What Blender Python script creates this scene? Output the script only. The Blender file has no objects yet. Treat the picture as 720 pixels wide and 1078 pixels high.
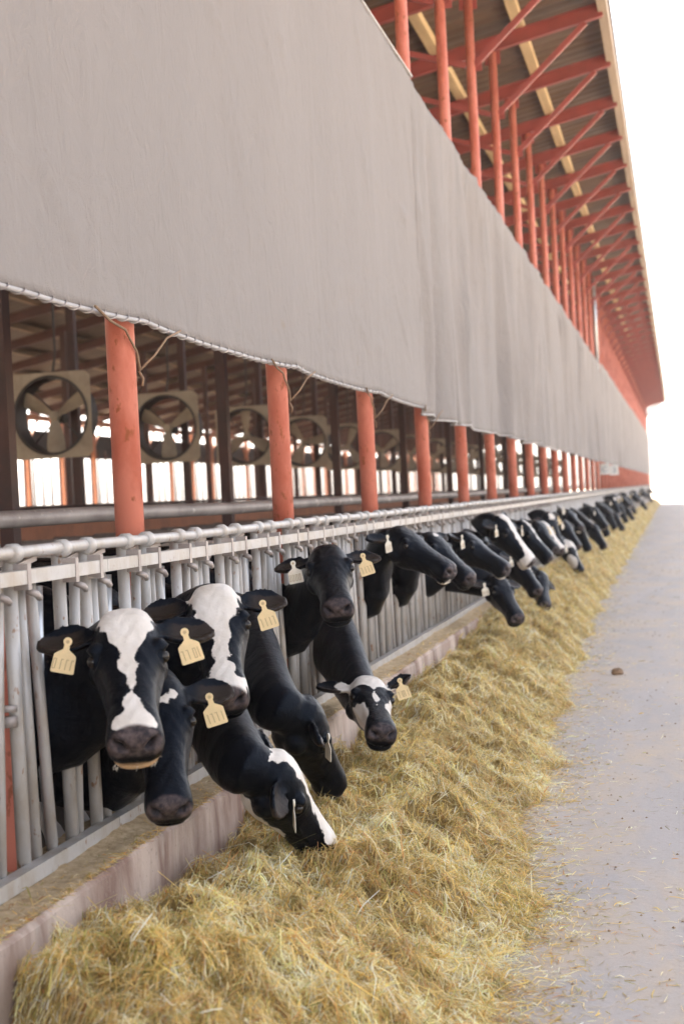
import bpy, math, random
import numpy as np
from math import sin, cos, pi, radians, sqrt, atan
from mathutils import Vector, Matrix
random.seed(7); rng = np.random.default_rng(11)
SC = bpy.context.scene
COL = SC.collection
V = lambda *a: np.array(a if len(a) > 1 else a[0], float)
def unit(v):
    v = np.array(v, float); return v / (np.linalg.norm(v) + 1e-12)

# ------------------------------------------------------------------ tags
def tag(o, label=None, cat=None, group=None, kind=None):
    if label: o['label'] = label
    if cat: o['category'] = cat
    if group: o['group'] = group
    if kind: o['kind'] = kind
    return o
def empty(name, loc=(0, 0, 0)):
    o = bpy.data.objects.new(name, None); o.location = loc; o.empty_display_size = .1
    COL.objects.link(o); return o
def copy_tree(o, parent=None):
    c = o.copy(); COL.objects.link(c)
    if parent: c.parent = parent
    for ch in list(o.children): copy_tree(ch, c)
    return c

# ------------------------------------------------------------------ mesh builder (world coordinates; parts are made local to the parent's location)
class MB:
    def __init__(s): s.v = []; s.f = []; s.n = 0
    def add(s, vs, fs):
        vs = np.asarray(vs, float).reshape(-1, 3)
        s.v.append(vs); s.f += [tuple(i + s.n for i in f) for f in fs]; s.n += len(vs); return s
    def box(s, x0, x1, y0, y1, z0, z1, bev=0):
        x0, x1 = min(x0, x1), max(x0, x1)
        vs = [(x0, y0, z0), (x1, y0, z0), (x1, y1, z0), (x0, y1, z0), (x0, y0, z1), (x1, y0, z1), (x1, y1, z1), (x0, y1, z1)]
        return s.add(vs, [(3, 2, 1, 0), (4, 5, 6, 7), (0, 1, 5, 4), (1, 2, 6, 5), (2, 3, 7, 6), (3, 0, 4, 7)])
    def beam(s, a, b, w, h, up=(0, 0, 1)):
        a, b = V(a), V(b); t = unit(b - a); sd = unit(np.cross(t, up)); u = np.cross(sd, t)
        vs = [p + sd * w / 2 * i + u * h / 2 * j for p in (a, b) for i, j in ((-1, -1), (1, -1), (1, 1), (-1, 1))]
        return s.add(vs, [(3, 2, 1, 0), (4, 5, 6, 7), (0, 1, 5, 4), (1, 2, 6, 5), (2, 3, 7, 6), (3, 0, 4, 7)])
    def tube(s, pts, r, n=10, cap=True):
        pts = [V(p) for p in pts]; m = len(pts)
        rs = [r] * m if np.isscalar(r) else r
        vs = []; prev = None
        for i, p in enumerate(pts):
            t = unit(pts[min(i + 1, m - 1)] - pts[max(i - 1, 0)])
            if prev is None:
                ref = V(0, 0, 1) if abs(t[2]) < .9 else V(1, 0, 0)
                sd = unit(np.cross(t, ref))
            else: sd = unit(prev - t * np.dot(prev, t))
            prev = sd; u = np.cross(t, sd)
            for k in range(n):
                a = 2 * pi * k / n; vs.append(p + (sd * cos(a) + u * sin(a)) * rs[i])
        fs = [(i * n + k, i * n + (k + 1) % n, (i + 1) * n + (k + 1) % n, (i + 1) * n + k) for i in range(m - 1) for k in range(n)]
        if cap: fs += [tuple(range(n - 1, -1, -1)), tuple((m - 1) * n + k for k in range(n))]
        return s.add(vs, fs)
    def loft(s, rings):
        n = len(rings[0]); m = len(rings)
        vs = np.concatenate([np.asarray(r, float) for r in rings])
        fs = [(i * n + k, i * n + (k + 1) % n, (i + 1) * n + (k + 1) % n, (i + 1) * n + k) for i in range(m - 1) for k in range(n)]
        fs += [tuple(range(n - 1, -1, -1)), tuple((m - 1) * n + k for k in range(n))]
        return s.add(vs, fs)
    def ball(s, c, r, n=12, m=8):
        r = V(r, r, r) if np.isscalar(r) else V(r); vs = [V(c) + V(0, 0, 1) * r]
        for i in range(1, m):
            a = pi * i / m
            for k in range(n):
                b = 2 * pi * k / n; vs.append(V(c) + V(sin(a) * cos(b), sin(a) * sin(b), cos(a)) * r)
        vs.append(V(c) - V(0, 0, 1) * r); fs = []
        for k in range(n): fs.append((0, 1 + k, 1 + (k + 1) % n))
        for i in range(m - 2):
            for k in range(n):
                a = 1 + i * n + k; b = 1 + i * n + (k + 1) % n; fs.append((a, a + n, b + n, b))
        L = len(vs) - 1
        for k in range(n): fs.append((L, 1 + (m - 2) * n + (k + 1) % n, 1 + (m - 2) * n + k))
        return s.add(vs, fs)
    def build(s, name, mat, parent=None, smooth=False, org=None):
        vs = np.concatenate(s.v)
        if org is None: org = V(parent.matrix_basis.translation) if parent and parent.parent is None else V(0, 0, 0)
        me = bpy.data.meshes.new(name); me.from_pydata((vs - V(org)).tolist(), [], s.f); me.validate(); me.update()
        import bmesh
        bm = bmesh.new(); bm.from_mesh(me); bmesh.ops.recalc_face_normals(bm, faces=bm.faces); bm.to_mesh(me); bm.free()
        if smooth:
            me.polygons.foreach_set('use_smooth', [True] * len(me.polygons))
            if smooth != 'full':
                me.set_sharp_from_angle(angle=radians(40))
        o = bpy.data.objects.new(name, me); COL.objects.link(o)
        if mat: me.materials.append(mat)
        if parent: o.parent = parent
        else: o.location = org
        return o

# ------------------------------------------------------------------ materials
def newmat(name):
    m = bpy.data.materials.new(name); m.use_nodes = True; nt = m.node_tree
    b = nt.nodes['Principled BSDF']; return m, nt, b
def N(nt, t, **kw):
    n = nt.nodes.new(t)
    for k, v in kw.items():
        if k.startswith('i_'): n.inputs[k[2:].replace('_', ' ')].default_value = v
        else: setattr(n, k, v)
    return n
def ramp(nt, stops, interp='LINEAR'):
    r = nt.nodes.new('ShaderNodeValToRGB'); e = r.color_ramp.elements; r.color_ramp.interpolation = interp
    while len(e) < len(stops): e.new(.5)
    for k, (p, c) in enumerate(stops):
        e[k].position = p; e[k].color = (*c, 1) if len(c) == 3 else c
    return r
def coords(nt, scale=(1, 1, 1)):
    g = nt.nodes.new('ShaderNodeNewGeometry'); mp = nt.nodes.new('ShaderNodeMapping'); mp.inputs['Scale'].default_value = scale
    nt.links.new(g.outputs['Position'], mp.inputs['Vector']); return mp.outputs[0]
def noise(nt, vec, scale, detail=5, rough=.6, dist=0):
    n = nt.nodes.new('ShaderNodeTexNoise'); n.inputs['Scale'].default_value = scale; n.inputs['Detail'].default_value = detail
    n.inputs['Roughness'].default_value = rough; n.inputs['Distortion'].default_value = dist
    nt.links.new(vec, n.inputs['Vector']); return n.outputs['Fac']
def mixc(nt, fac, a, b, mode='MIX'):
    m = nt.nodes.new('ShaderNodeMix'); m.data_type = 'RGBA'; m.blend_type = mode
    for sock, val in ((m.inputs['Factor'], fac), (m.inputs['A'], a), (m.inputs['B'], b)):
        pass
    fi, ai, bi = m.inputs[0], m.inputs[6], m.inputs[7]
    for sock, val in ((fi, fac), (ai, a), (bi, b)):
        if isinstance(val, bpy.types.NodeSocket): nt.links.new(val, sock)
        elif np.isscalar(val): sock.default_value = val
        else: sock.default_value = (*val, 1)
    return m.outputs[2]
def bump(nt, b, h, strength=.3, dist=.01):
    n = nt.nodes.new('ShaderNodeBump'); n.inputs['Strength'].default_value = strength; n.inputs['Distance'].default_value = dist
    nt.links.new(h, n.inputs['Height']); nt.links.new(n.outputs[0], b.inputs['Normal'])
def worn(name, base, dirt, scale=3, rough=.55, lo=.45, hi=.7, sc=(1, 1, 1), spots=None, metal=0, bmp=.15, fine=40):
    m, nt, b = newmat(name); c = coords(nt, sc)
    r = ramp(nt, [(lo, (0, 0, 0)), (hi, (1, 1, 1))]); nt.links.new(noise(nt, c, scale, 8, .65), r.inputs[0])
    col = mixc(nt, r.outputs[0], base, dirt)
    if spots:
        r2 = ramp(nt, [(spots[1], (0, 0, 0)), (spots[1] + .06, (1, 1, 1))]); nt.links.new(noise(nt, c, fine, 4, .6), r2.inputs[0])
        col = mixc(nt, r2.outputs[0], col, spots[0])
    nt.links.new(col, b.inputs['Base Color']); b.inputs['Roughness'].default_value = rough; b.inputs['Metallic'].default_value = metal
    bump(nt, b, noise(nt, c, fine, 4), bmp, .004)
    return m

M = {}
M['red'] = worn('red_paint', (.60, .195, .13), (.47, .12, .07), 5, .5, .42, .62, (1, 1, .5), ((.32, .09, .035), .60), fine=24)
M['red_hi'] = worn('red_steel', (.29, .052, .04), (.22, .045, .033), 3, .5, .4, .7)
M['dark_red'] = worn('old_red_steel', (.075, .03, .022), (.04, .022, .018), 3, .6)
M['far_red'] = worn('faded_red_steel', (.50, .20, .10), (.36, .15, .08), 3, .6)
M['wood'] = worn('purlin_wood', (.66, .49, .27), (.48, .34, .18), 5, .7, .4, .7, (1, .15, 1))
M['galv'] = worn('galvanised_steel', (.43, .415, .40), (.31, .255, .195), 9, .45, .42, .75, (1, 1, .5), ((.24, .14, .08), .63), metal=.15, fine=30)
M['galv_new'] = worn('bright_galvanised_steel', (.62, .64, .66), (.45, .45, .45), 6, .33, .5, .8, metal=.7)
M['pipe'] = worn('dull_pipe', (.42, .37, .34), (.25, .21, .19), 4, .5, .4, .65, (1, .6, 1), ((.6, .55, .5), .62), metal=.2, fine=9)
M['eave'] = worn('weathered_eave_wood', (.46, .36, .26), (.34, .26, .19), 5, .7, .4, .7, (1, .15, 1))
M['shade_wood'] = worn('shade_toned_purlin_wood', (.26, .17, .10), (.15, .10, .06), 5, .7, .4, .7, (1, .15, 1))  # inner purlins: the shade under the roof is put into the wood colour
M['fanframe'] = worn('dusty_fan_housing', (.42, .35, .25), (.25, .19, .13), 3, .55, .45, .8)
M['fandark'] = worn('dark_fan_metal', (.05, .04, .035), (.03, .025, .02), 5, .6)
M['rope'] = worn('hemp_rope', (.26, .17, .10), (.18, .11, .07), 30, .8)
M['sign'] = worn('sign_white', (.75, .74, .70), (.65, .63, .58), 5, .5)
M['ink'] = worn('grey_ink', (.25, .28, .33), (.2, .22, .26), 5, .6)
M['tag'] = worn('cream_plastic_tag', (.74, .56, .30), (.64, .50, .27), 30, .4, .4, .7)
M['tagpale'] = worn('pale_plastic_tag', (.78, .72, .60), (.7, .62, .5), 30, .4, .4, .7)
M['tagink'] = worn('tag_marking', (.42, .31, .17), (.46, .35, .19), 30, .6)
M['clod'] = worn('dried_mud', (.30, .19, .11), (.18, .11, .07), 30, .9, bmp=.8)

M['crumb'] = worn('feed_crumb', (.40, .28, .16), (.24, .16, .10), 12, .9, .4, .6)
def mat_chaff():
    m, nt, b = newmat('feed_chaff'); c = coords(nt)
    rr = ramp(nt, [(.3, (.30, .20, .10)), (.5, (.52, .38, .22)), (.72, (.70, .55, .36))]); nt.links.new(noise(nt, c, 22, 9, .75, .5), rr.inputs[0])
    nt.links.new(rr.outputs[0], b.inputs['Base Color']); b.inputs['Roughness'].default_value = .9; bump(nt, b, noise(nt, c, 60, 6, .8), 1., .012); return m
M['chaff'] = mat_chaff()
def mat_concrete(name, base, dirt, sc=1.0):
    m, nt, b = newmat(name); c = coords(nt); cs = coords(nt, (1, 1.3, .3))
    r = ramp(nt, [(.42, (0, 0, 0)), (.60, (1, 1, 1))]); nt.links.new(noise(nt, cs, 2.6, 8, .62, .4), r.inputs[0])
    col = mixc(nt, r.outputs[0], base, dirt)
    r3 = ramp(nt, [(.56, (0, 0, 0)), (.74, (1, 1, 1))]); nt.links.new(noise(nt, cs, 9, 6, .6, .2), r3.inputs[0])
    col = mixc(nt, r3.outputs[0], col, (.44, .37, .31))
    r2 = ramp(nt, [(.62, (0, 0, 0)), (.7, (1, 1, 1))]); nt.links.new(noise(nt, c, 60, 3, .6), r2.inputs[0])
    col = mixc(nt, r2.outputs[0], col, tuple(x * .6 for x in base))
    nt.links.new(col, b.inputs['Base Color']); b.inputs['Roughness'].default_value = .85
    bump(nt, b, noise(nt, c, 45, 6, .7), .5, .006); return m
M['curb'] = mat_concrete('weathered_concrete', (.52, .41, .34), (.24, .15, .115))

def mat_lane():
    m, nt, b = newmat('lane_concrete'); c = coords(nt); cl = coords(nt, (1, .12, 1))
    r = ramp(nt, [(.3, (0, 0, 0)), (.72, (1, 1, 1))]); nt.links.new(noise(nt, cl, 1.6, 8, .6, .3), r.inputs[0])
    col = mixc(nt, r.outputs[0], (.465, .425, .405), (.355, .325, .312))
    r = ramp(nt, [(.44, (0, 0, 0)), (.66, (1, 1, 1))]); nt.links.new(noise(nt, coords(nt, (1, .45, 1)), 1.7, 10, .7, .6), r.inputs[0])
    col = mixc(nt, r.outputs[0], col, (.50, .41, .32))
    r = ramp(nt, [(.60, (0, 0, 0)), (.72, (1, 1, 1))]); nt.links.new(noise(nt, c, 20, 4, .65), r.inputs[0])
    col = mixc(nt, r.outputs[0], col, (.33, .26, .19))
    r = ramp(nt, [(.69, (0, 0, 0)), (.72, (1, 1, 1))]); nt.links.new(noise(nt, c, 14, 5, .7), r.inputs[0])
    col = mixc(nt, r.outputs[0], col, (.14, .11, .09))
    nt.links.new(col, b.inputs['Base Color']); b.inputs['Roughness'].default_value = .8
    bump(nt, b, noise(nt, c, 28, 8, .75), .55, .008); return m
M['lane'] = mat_lane()
def mat_ground(name, a, d):
    m, nt, b = newmat(name); c = coords(nt)
    r = ramp(nt, [(.35, (0, 0, 0)), (.7, (1, 1, 1))]); nt.links.new(noise(nt, c, .35, 9, .6), r.inputs[0])
    nt.links.new(mixc(nt, r.outputs[0], a, d), b.inputs['Base Color']); b.inputs['Roughness'].default_value = .95
    bump(nt, b, noise(nt, c, 6, 8, .7), .5, .03); return m
M['ground'] = mat_ground('dry_dirt', (.38, .31, .24), (.32, .26, .19))
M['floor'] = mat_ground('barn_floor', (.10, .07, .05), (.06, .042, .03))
def mat_roof():
    m, nt, b = newmat('rusty_roof_sheet'); c = coords(nt); cl = coords(nt, (.15, 1, 1))
    r = ramp(nt, [(.35, (0, 0, 0)), (.7, (1, 1, 1))]); nt.links.new(noise(nt, cl, 3, 8, .6), r.inputs[0])
    nt.links.new(mixc(nt, r.outputs[0], (.135, .083, .048), (.08, .052, .034)), b.inputs['Base Color'])
    b.inputs['Roughness'].default_value = .6; b.inputs['Metallic'].default_value = .2
    return m
M['roof'] = mat_roof()
def mat_curtain(name, fold, base_c=(.236, .211, .197)):
    m, nt, b = newmat(name); c = coords(nt); cv = coords(nt, (1, 1, .3)); ch = coords(nt, (1, 1, 1))
    r = ramp(nt, [(.3, (0, 0, 0)), (.75, (1, 1, 1))]); nt.links.new(noise(nt, cv, .9, 8, .55), r.inputs[0])
    col = mixc(nt, r.outputs[0], base_c, tuple(q * .9 for q in base_c))
    r = ramp(nt, [(.62, (0, 0, 0)), (.74, (1, 1, 1))]); nt.links.new(noise(nt, ch, 2.4, 9, .7, .5), r.inputs[0])
    col = mixc(nt, r.outputs[0], col, tuple(q * .86 for q in base_c))
    r = ramp(nt, [(.5, (0, 0, 0)), (.8, (1, 1, 1))]); nt.links.new(noise(nt, coords(nt, (1, 1, .06)), 3.2, 6, .6, .3), r.inputs[0])
    col = mixc(nt, r.outputs[0], col, (.178, .163, .155) if fold else base_c)
    r = ramp(nt, [(.70, (0, 0, 0)), (.76, (1, 1, 1))]); nt.links.new(noise(nt, ch, 5.1, 5, .55, .2), r.inputs[0])
    col = mixc(nt, r.outputs[0], col, (.22, .18, .15))
    nt.links.new(col, b.inputs['Base Color']); b.inputs['Roughness'].default_value = .75
    w = nt.nodes.new('ShaderNodeTexNoise'); w.inputs['Scale'].default_value = 260; nt.links.new(c, w.inputs['Vector'])
    a = noise(nt, coords(nt, (1, 1, .7)), 7, 6, .6, 1.2)
    mm = N(nt, 'ShaderNodeMath', operation='MULTIPLY_ADD'); nt.links.new(a, mm.inputs[0]); mm.inputs[1].default_value = 5; nt.links.new(w.outputs['Fac'], mm.inputs[2])
    bump(nt, b, mm.outputs[0], .7, .006); return m
M['curtain'] = mat_curtain('grey_tarp', 0); M['curtain_cloth'] = mat_curtain('grey_cloth', 1)
M['hem'] = worn('pale_hem', (.33, .31, .30), (.24, .22, .21), 12, .5)
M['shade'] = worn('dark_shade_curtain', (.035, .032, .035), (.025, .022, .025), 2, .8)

def mat_hay():
    m, nt, b = newmat('hay_strands')
    a = N(nt, 'ShaderNodeAttribute', attribute_name='tint'); nt.links.new(a.outputs['Color'], b.inputs['Base Color'])
    b.inputs['Roughness'].default_value = .5; b.inputs['Specular IOR Level'].default_value = .4
    tr = nt.nodes.new('ShaderNodeBsdfTranslucent'); nt.links.new(a.outputs['Color'], tr.inputs[0]); ms = nt.nodes.new('ShaderNodeMixShader'); ms.inputs[0].default_value = .42
    nt.links.new(b.outputs[0], ms.inputs[1]); nt.links.new(tr.outputs[0], ms.inputs[2]); nt.links.new(ms.outputs[0], nt.nodes['Material Output'].inputs[0])
    return m
def mat_haybase():
    m, nt, b = newmat('hay_mass'); c = coords(nt)
    r = ramp(nt, [(.3, (.13, .08, .03)), (.5, (.42, .29, .10)), (.7, (.80, .62, .30))]); nt.links.new(noise(nt, c, 14, 10, .75, .6), r.inputs[0])
    nt.links.new(r.outputs[0], b.inputs['Base Color']); b.inputs['Roughness'].default_value = .8
    bump(nt, b, noise(nt, c, 30, 8, .8, 1.), 1., .03); return m
M['hay'] = mat_hay(); M['haybase'] = mat_haybase()

def mat_coat():
    m, nt, b = newmat('cow_coat')
    wa = N(nt, 'ShaderNodeAttribute', attribute_name='white').outputs['Fac']
    na = N(nt, 'ShaderNodeAttribute', attribute_name='nose').outputs['Fac']
    ta = N(nt, 'ShaderNodeAttribute', attribute_name='tan').outputs['Fac']
    tc = nt.nodes.new('ShaderNodeTexCoord'); mp = nt.nodes.new('ShaderNodeMapping'); nt.links.new(tc.outputs['Object'], mp.inputs['Vector']); c = mp.outputs[0]
    nz = noise(nt, c, 45, 4, .7)
    ad = N(nt, 'ShaderNodeMath', operation='MULTIPLY_ADD'); nt.links.new(nz, ad.inputs[0]); ad.inputs[1].default_value = .55; nt.links.new(wa, ad.inputs[2])
    r = ramp(nt, [(.73, (0, 0, 0)), (.80, (1, 1, 1))]); nt.links.new(ad.outputs[0], r.inputs[0])
    wn = ramp(nt, [(.3, (.60, .54, .47)), (.75, (.76, .71, .66))]); nt.links.new(noise(nt, c, 12, 6, .6), wn.inputs[0])
    bn = ramp(nt, [(.3, (.0015, .0017, .0028)), (.8, (.004, .004, .006))]); nt.links.new(noise(nt, c, 9, 6, .6), bn.inputs[0])
    col = mixc(nt, r.outputs[0], bn.outputs[0], wn.outputs[0])
    col = mixc(nt, ta, col, (.50, .32, .17))
    nc = ramp(nt, [(.4, (.028, .022, .022)), (.7, (.115, .082, .075))]); nt.links.new(noise(nt, c, 40, 5, .6), nc.inputs[0])
    col = mixc(nt, na, col, nc.outputs[0])
    da = N(nt, 'ShaderNodeAttribute', attribute_name='dark').outputs['Fac']; col = mixc(nt, da, col, (.006, .005, .005))
    nt.links.new(col, b.inputs['Base Color'])
    rr = N(nt, 'ShaderNodeMapRange'); nt.links.new(na, rr.inputs[0]); rr.inputs[3].default_value = .30; rr.inputs[4].default_value = .34
    nt.links.new(rr.outputs[0], b.inputs['Roughness']); b.inputs['Specular IOR Level'].default_value = .14; b.inputs['Specular Tint'].default_value = (.55, .72, 1, 1)
    h = noise(nt, c, 130, 5, .8, .6); h2 = noise(nt, c, 11, 5, .6, .4)
    mm = N(nt, 'ShaderNodeMath', operation='MULTIPLY_ADD'); nt.links.new(h2, mm.inputs[0]); mm.inputs[1].default_value = 4; nt.links.new(h, mm.inputs[2])
    bump(nt, b, mm.outputs[0], .42, .006); return m
M['coat'] = mat_coat()
M['eye'] = newmat('cow_eye')[0]; e_ = M['eye'].node_tree.nodes['Principled BSDF']; e_.inputs['Base Color'].default_value = (.012, .008, .006, 1); e_.inputs['Roughness'].default_value = .12; e_.inputs['Specular IOR Level'].default_value = .35

# ------------------------------------------------------------------ camera
F_PX, CX, CY = 1530.0, 360.0, 539.0
psi, ph, rho = atan(355 / F_PX), atan(14 / F_PX), .05
fw = V(-sin(psi) * cos(ph), cos(psi) * cos(ph), -sin(ph)); R0 = V(cos(psi), sin(psi), 0); U0 = np.cross(R0, fw)
Rv = cos(rho) * R0 - sin(rho) * U0; Uv = cos(rho) * U0 + sin(rho) * R0
CAMP = V(0, 0, 1.65)
cam = bpy.data.cameras.new('camera'); co = bpy.data.objects.new('camera', cam); COL.objects.link(co); SC.camera = co
mw = Matrix.Identity(4)
for i in range(3):
    mw[i][0] = Rv[i]; mw[i][1] = Uv[i]; mw[i][2] = -fw[i]; mw[i][3] = CAMP[i]
co.matrix_world = mw
cam.sensor_fit = 'HORIZONTAL'; cam.sensor_width = 24; cam.lens = 24 * F_PX / 720; cam.clip_start = .1; cam.clip_end = 6000
cam.dof.use_dof = True; cam.dof.focus_distance = 6.3; cam.dof.aperture_fstop = 2.8

# ------------------------------------------------------------------ world and sun
SUN_EL, SUN_AZ = radians(44), radians(-62)          # azimuth from +Y towards +X: the sun stands behind the barn
w = bpy.data.worlds.new('World'); SC.world = w; w.use_nodes = True; nt = w.node_tree
sky = nt.nodes.new('ShaderNodeTexSky'); sky.sky_type = 'NISHITA'; sky.sun_disc = False
sky.sun_elevation = SUN_EL; sky.sun_rotation = SUN_AZ; sky.air_density = .7; sky.dust_density = 4.5; sky.ozone_density = .3
bw = N(nt, 'ShaderNodeRGBToBW'); nt.links.new(sky.outputs[0], bw.inputs[0])
hz_ = mixc(nt, 1.0, bw.outputs[0], (1.015, .99, .965), 'MULTIPLY')          # dusty white sky
bg = nt.nodes['Background']; nt.links.new(mixc(nt, .72, sky.outputs[0], hz_), bg.inputs[0]); bg.inputs[1].default_value = .15
sl = bpy.data.lights.new('sun', 'SUN'); sl.energy = 4.0; sl.angle = radians(.6); sl.color = (1, .93, .82)
so = bpy.data.objects.new('sun', sl); COL.objects.link(so)
sd = Vector((sin(SUN_AZ) * cos(SUN_EL), cos(SUN_AZ) * cos(SUN_EL), sin(SUN_EL)))
so.rotation_euler = sd.to_track_quat('Z', 'Y').to_euler(); so.location = (-20, 20, 40)
SC.view_settings.view_transform = 'Standard'; SC.view_settings.look = 'None'; SC.view_settings.gamma = 1
SC.view_settings.exposure = 3.12

# ------------------------------------------------------------------ setting
YE = 119.0; S = 2.44; Y0 = 5.746
def posts_y(a, b): return [Y0 + S * k for k in range(a, b)]
def sheet(name, x0, x1, y0, y1, z, mat):
    o = MB().add([(x0, y0, z), (x1, y0, z), (x1, y1, z), (x0, y1, z)], [(0, 1, 2, 3)]).build(name, mat); tag(o, kind='structure'); return o
sheet('ground', -2500, 2500, -2500, 2500, 0, M['ground'])
sheet('lane', -1.93, 5.2, -12, 190, .004, M['lane'])
o = MB().box(-18.9, -2.25, -6, YE, .002, .10).build('barn_floor', M['floor']); tag(o, kind='structure')

# curb with the feed ledge behind it
curb = MB()
n = 200
ys = np.concatenate([np.linspace(-1, 20, 110), np.linspace(20.3, YE, 90)])
def wob(y, a): return .006 * sin(y * 3.1 + a) + .004 * sin(y * 8.7 + a * 2)
rings = []
for y in ys:
    rings.append([(-1.92 + wob(y, 1), y, .0), (-1.915 + wob(y, 2), y, .2), (-1.922 + wob(y, 3), y, .425 + wob(y, 4)), (-1.94, y, .445 + wob(y, 4)), (-2.25, y, .44), (-2.249, y, .0)])
curb.loft(rings)
cb = curb.build('feed_curb', M['curb']); tag(cb, 'long low stained concrete curb wall running under the cattle fence', 'curb')

# ------------------------------------------------------------------ barn
barn = empty('barn', (-10, 60, 0)); tag(barn, 'long open-sided cattle barn with salmon red pipe posts and overhanging roof', 'barn')
BO = V(-10, 60, 0)
SLOPE = .2
def zr(x): return 8.2 + SLOPE * (x + .69)            # rafter centre line
def part(mb, name, mat, smooth=False, parent=None): return mb.build(name, mat, parent or barn, smooth)
def clone(o, dy=0, parent=None, dx=0):
    c = o.copy(); COL.objects.link(c); c.parent = parent or o.parent
    c.location = (o.location[0] + dx, o.location[1] + dy, o.location[2]); return c
def row(mb, name, mat, y_first, count, step, smooth=False):
    o = part(mb, name, mat, smooth)
    for k in range(1, count): clone(o, step * k)
    return o
NB = 47
K0 = -2                                               # first bay behind the camera's left edge
yb = Y0 + K0 * S
nn = NB - K0
# front posts, each with a weld collar
row(MB().tube([(-2.25, yb, .08), (-2.25, yb, 4.9), (-2.25, yb, zr(-2.25) - .11)], [.062, .06, .056], 18), 'post', M['red'], yb, nn, S, 'full')
row(MB().tube([(-2.25, yb, 4.98), (-2.25, yb, 5.02), (-2.25, yb, 5.07)], [.069, .074, .069], 14), 'post_collar', M['red'], yb, nn, S, 'full')
# rafters: I-sections
xe, xw = -.72, -18.6
def rafter(x0, x1, name, mat, wf=.10):
    rf = MB()
    for (w_, h_, dz) in ((wf, .014, .093), (wf, .014, -.093), (.012, .171, 0)):
        rf.beam((x0, yb, zr(x0) + dz), (x1, yb, zr(x1) + dz), w_, h_)
    row(rf, name, mat, yb, nn, S)
M['shade_steel'] = worn('shade_toned_steel', (.10, .035, .024), (.06, .025, .02), 3, .65, .4, .7)  # inner rafter half, darkened in its colour to stand for interior shade
rafter(xe, -4.0, 'rafter', M['red_hi']); rafter(-4.01, xw, 'rafter', M['shade_steel'], .09)
row(MB().beam((-2.20, yb, 6.92), (-.95, yb, zr(-.95) - .11), .055, .075), 'brace', M['red_hi'], yb, nn, S)
row(MB().beam((-2.31, yb, 6.92), (-3.9, yb, zr(-3.9) - .11), .05, .07), 'brace', M['red_hi'], yb, nn, S)
row(MB().box(-2.215, -2.205 + .09, yb - .006, yb + .006, 6.84, 7.02), 'gusset', M['red_hi'], yb, nn, S)
row(MB().box(-2.36, -2.14, yb - .008, yb + .008, zr(-2.25) - .28, zr(-2.25) - .09), 'gusset', M['red_hi'], yb, nn, S)
# inner rows
yc = 9.049 - 3 * 4.88
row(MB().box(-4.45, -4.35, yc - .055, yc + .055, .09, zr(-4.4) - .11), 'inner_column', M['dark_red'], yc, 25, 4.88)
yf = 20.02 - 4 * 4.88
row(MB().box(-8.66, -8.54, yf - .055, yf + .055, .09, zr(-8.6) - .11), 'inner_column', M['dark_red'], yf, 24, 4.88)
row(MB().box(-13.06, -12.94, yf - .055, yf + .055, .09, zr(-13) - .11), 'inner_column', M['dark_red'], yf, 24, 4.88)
# far side posts in the sun
yfp = 38.984 - 15 * S
row(MB().box(-18.37, -18.23, yfp - .07, yfp + .07, .09, zr(-18.3) - .11), 'far_post', M['far_red'], yfp, 46, S)
fbr = MB().beam((-18.3, yfp, 3.6), (-18.3, yfp + .85, zr(-18.3) - .2), .06, .06).beam((-18.3, yfp, 3.6), (-18.3, yfp - .85, zr(-18.3) - .2), .06, .06)
row(fbr, 'far_knee_brace', M['far_red'], yfp, 46, S)
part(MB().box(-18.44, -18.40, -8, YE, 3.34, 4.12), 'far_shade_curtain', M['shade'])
part(MB().box(-18.36, -18.24, -8, YE, zr(-18.3) - .28, zr(-18.3) - .115), 'far_beam', M['far_red'])
# purlins, laid on the rafters
xs_p = [-.74, -1.86, -3.05, -4.2, -5.4, -6.6, -7.8, -9.0, -10.2, -11.4, -12.6, -13.8, -15., -16.2, -17.4, -18.5]
for i, x in enumerate(xs_p):
    hh = .13 if i else .21
    z = zr(x) + .101
    mb = MB()
    yy = -10.0
    while yy < YE + .5:                                # lapped boards, each a little off the last
        L = 4.88
        j = random.uniform(-.004, .004)
        mb.box(x - (.07 if i else .03) + j, x + (.07 if i else .10) + j, yy, min(yy + L - .004, YE + .5), z - (.13 if i == 0 else 0) , z + hh - (.13 if i == 0 else 0)); yy += L
    if i == 0:
        part(mb, 'eave_board', M['eave'])
    else: part(mb, 'purlin', M['wood' if i < 3 else 'shade_wood'])
# corrugated roof sheets
mb = MB(); step = .1; ysr = np.arange(-10, YE + .6, step); vs = []
for k, y in enumerate(ysr):
    c = .016 * (1 if (k % 3 == 0) else 0)
    for x in (-.62, xw - .1): vs.append((x, y, zr(x) + .238 + c))
fs = [(2 * k, 2 * k + 1, 2 * k + 3, 2 * k + 2) for k in range(len(ysr) - 1)]
mb.add(vs, fs); rfo = part(mb, 'roof', M['roof'])
md = rfo.modifiers.new('t', 'SOLIDIFY'); md.thickness = .004; md.offset = 1
# far gable end frame
part(MB().beam((xe, YE + .02, zr(xe) + .05), (xw, YE + .02, zr(xw) + .05), .04, .34), 'gable_board', M['red_hi'])
# grey conduit on one of the posts
part(MB().tube([(-2.16, 43.72, 5.1), (-2.16, 43.72, 6.6), (-2.17, 43.72, zr(-2.2) - .1)], .045, 10), 'conduit', M['galv_new'], 'full')

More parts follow.
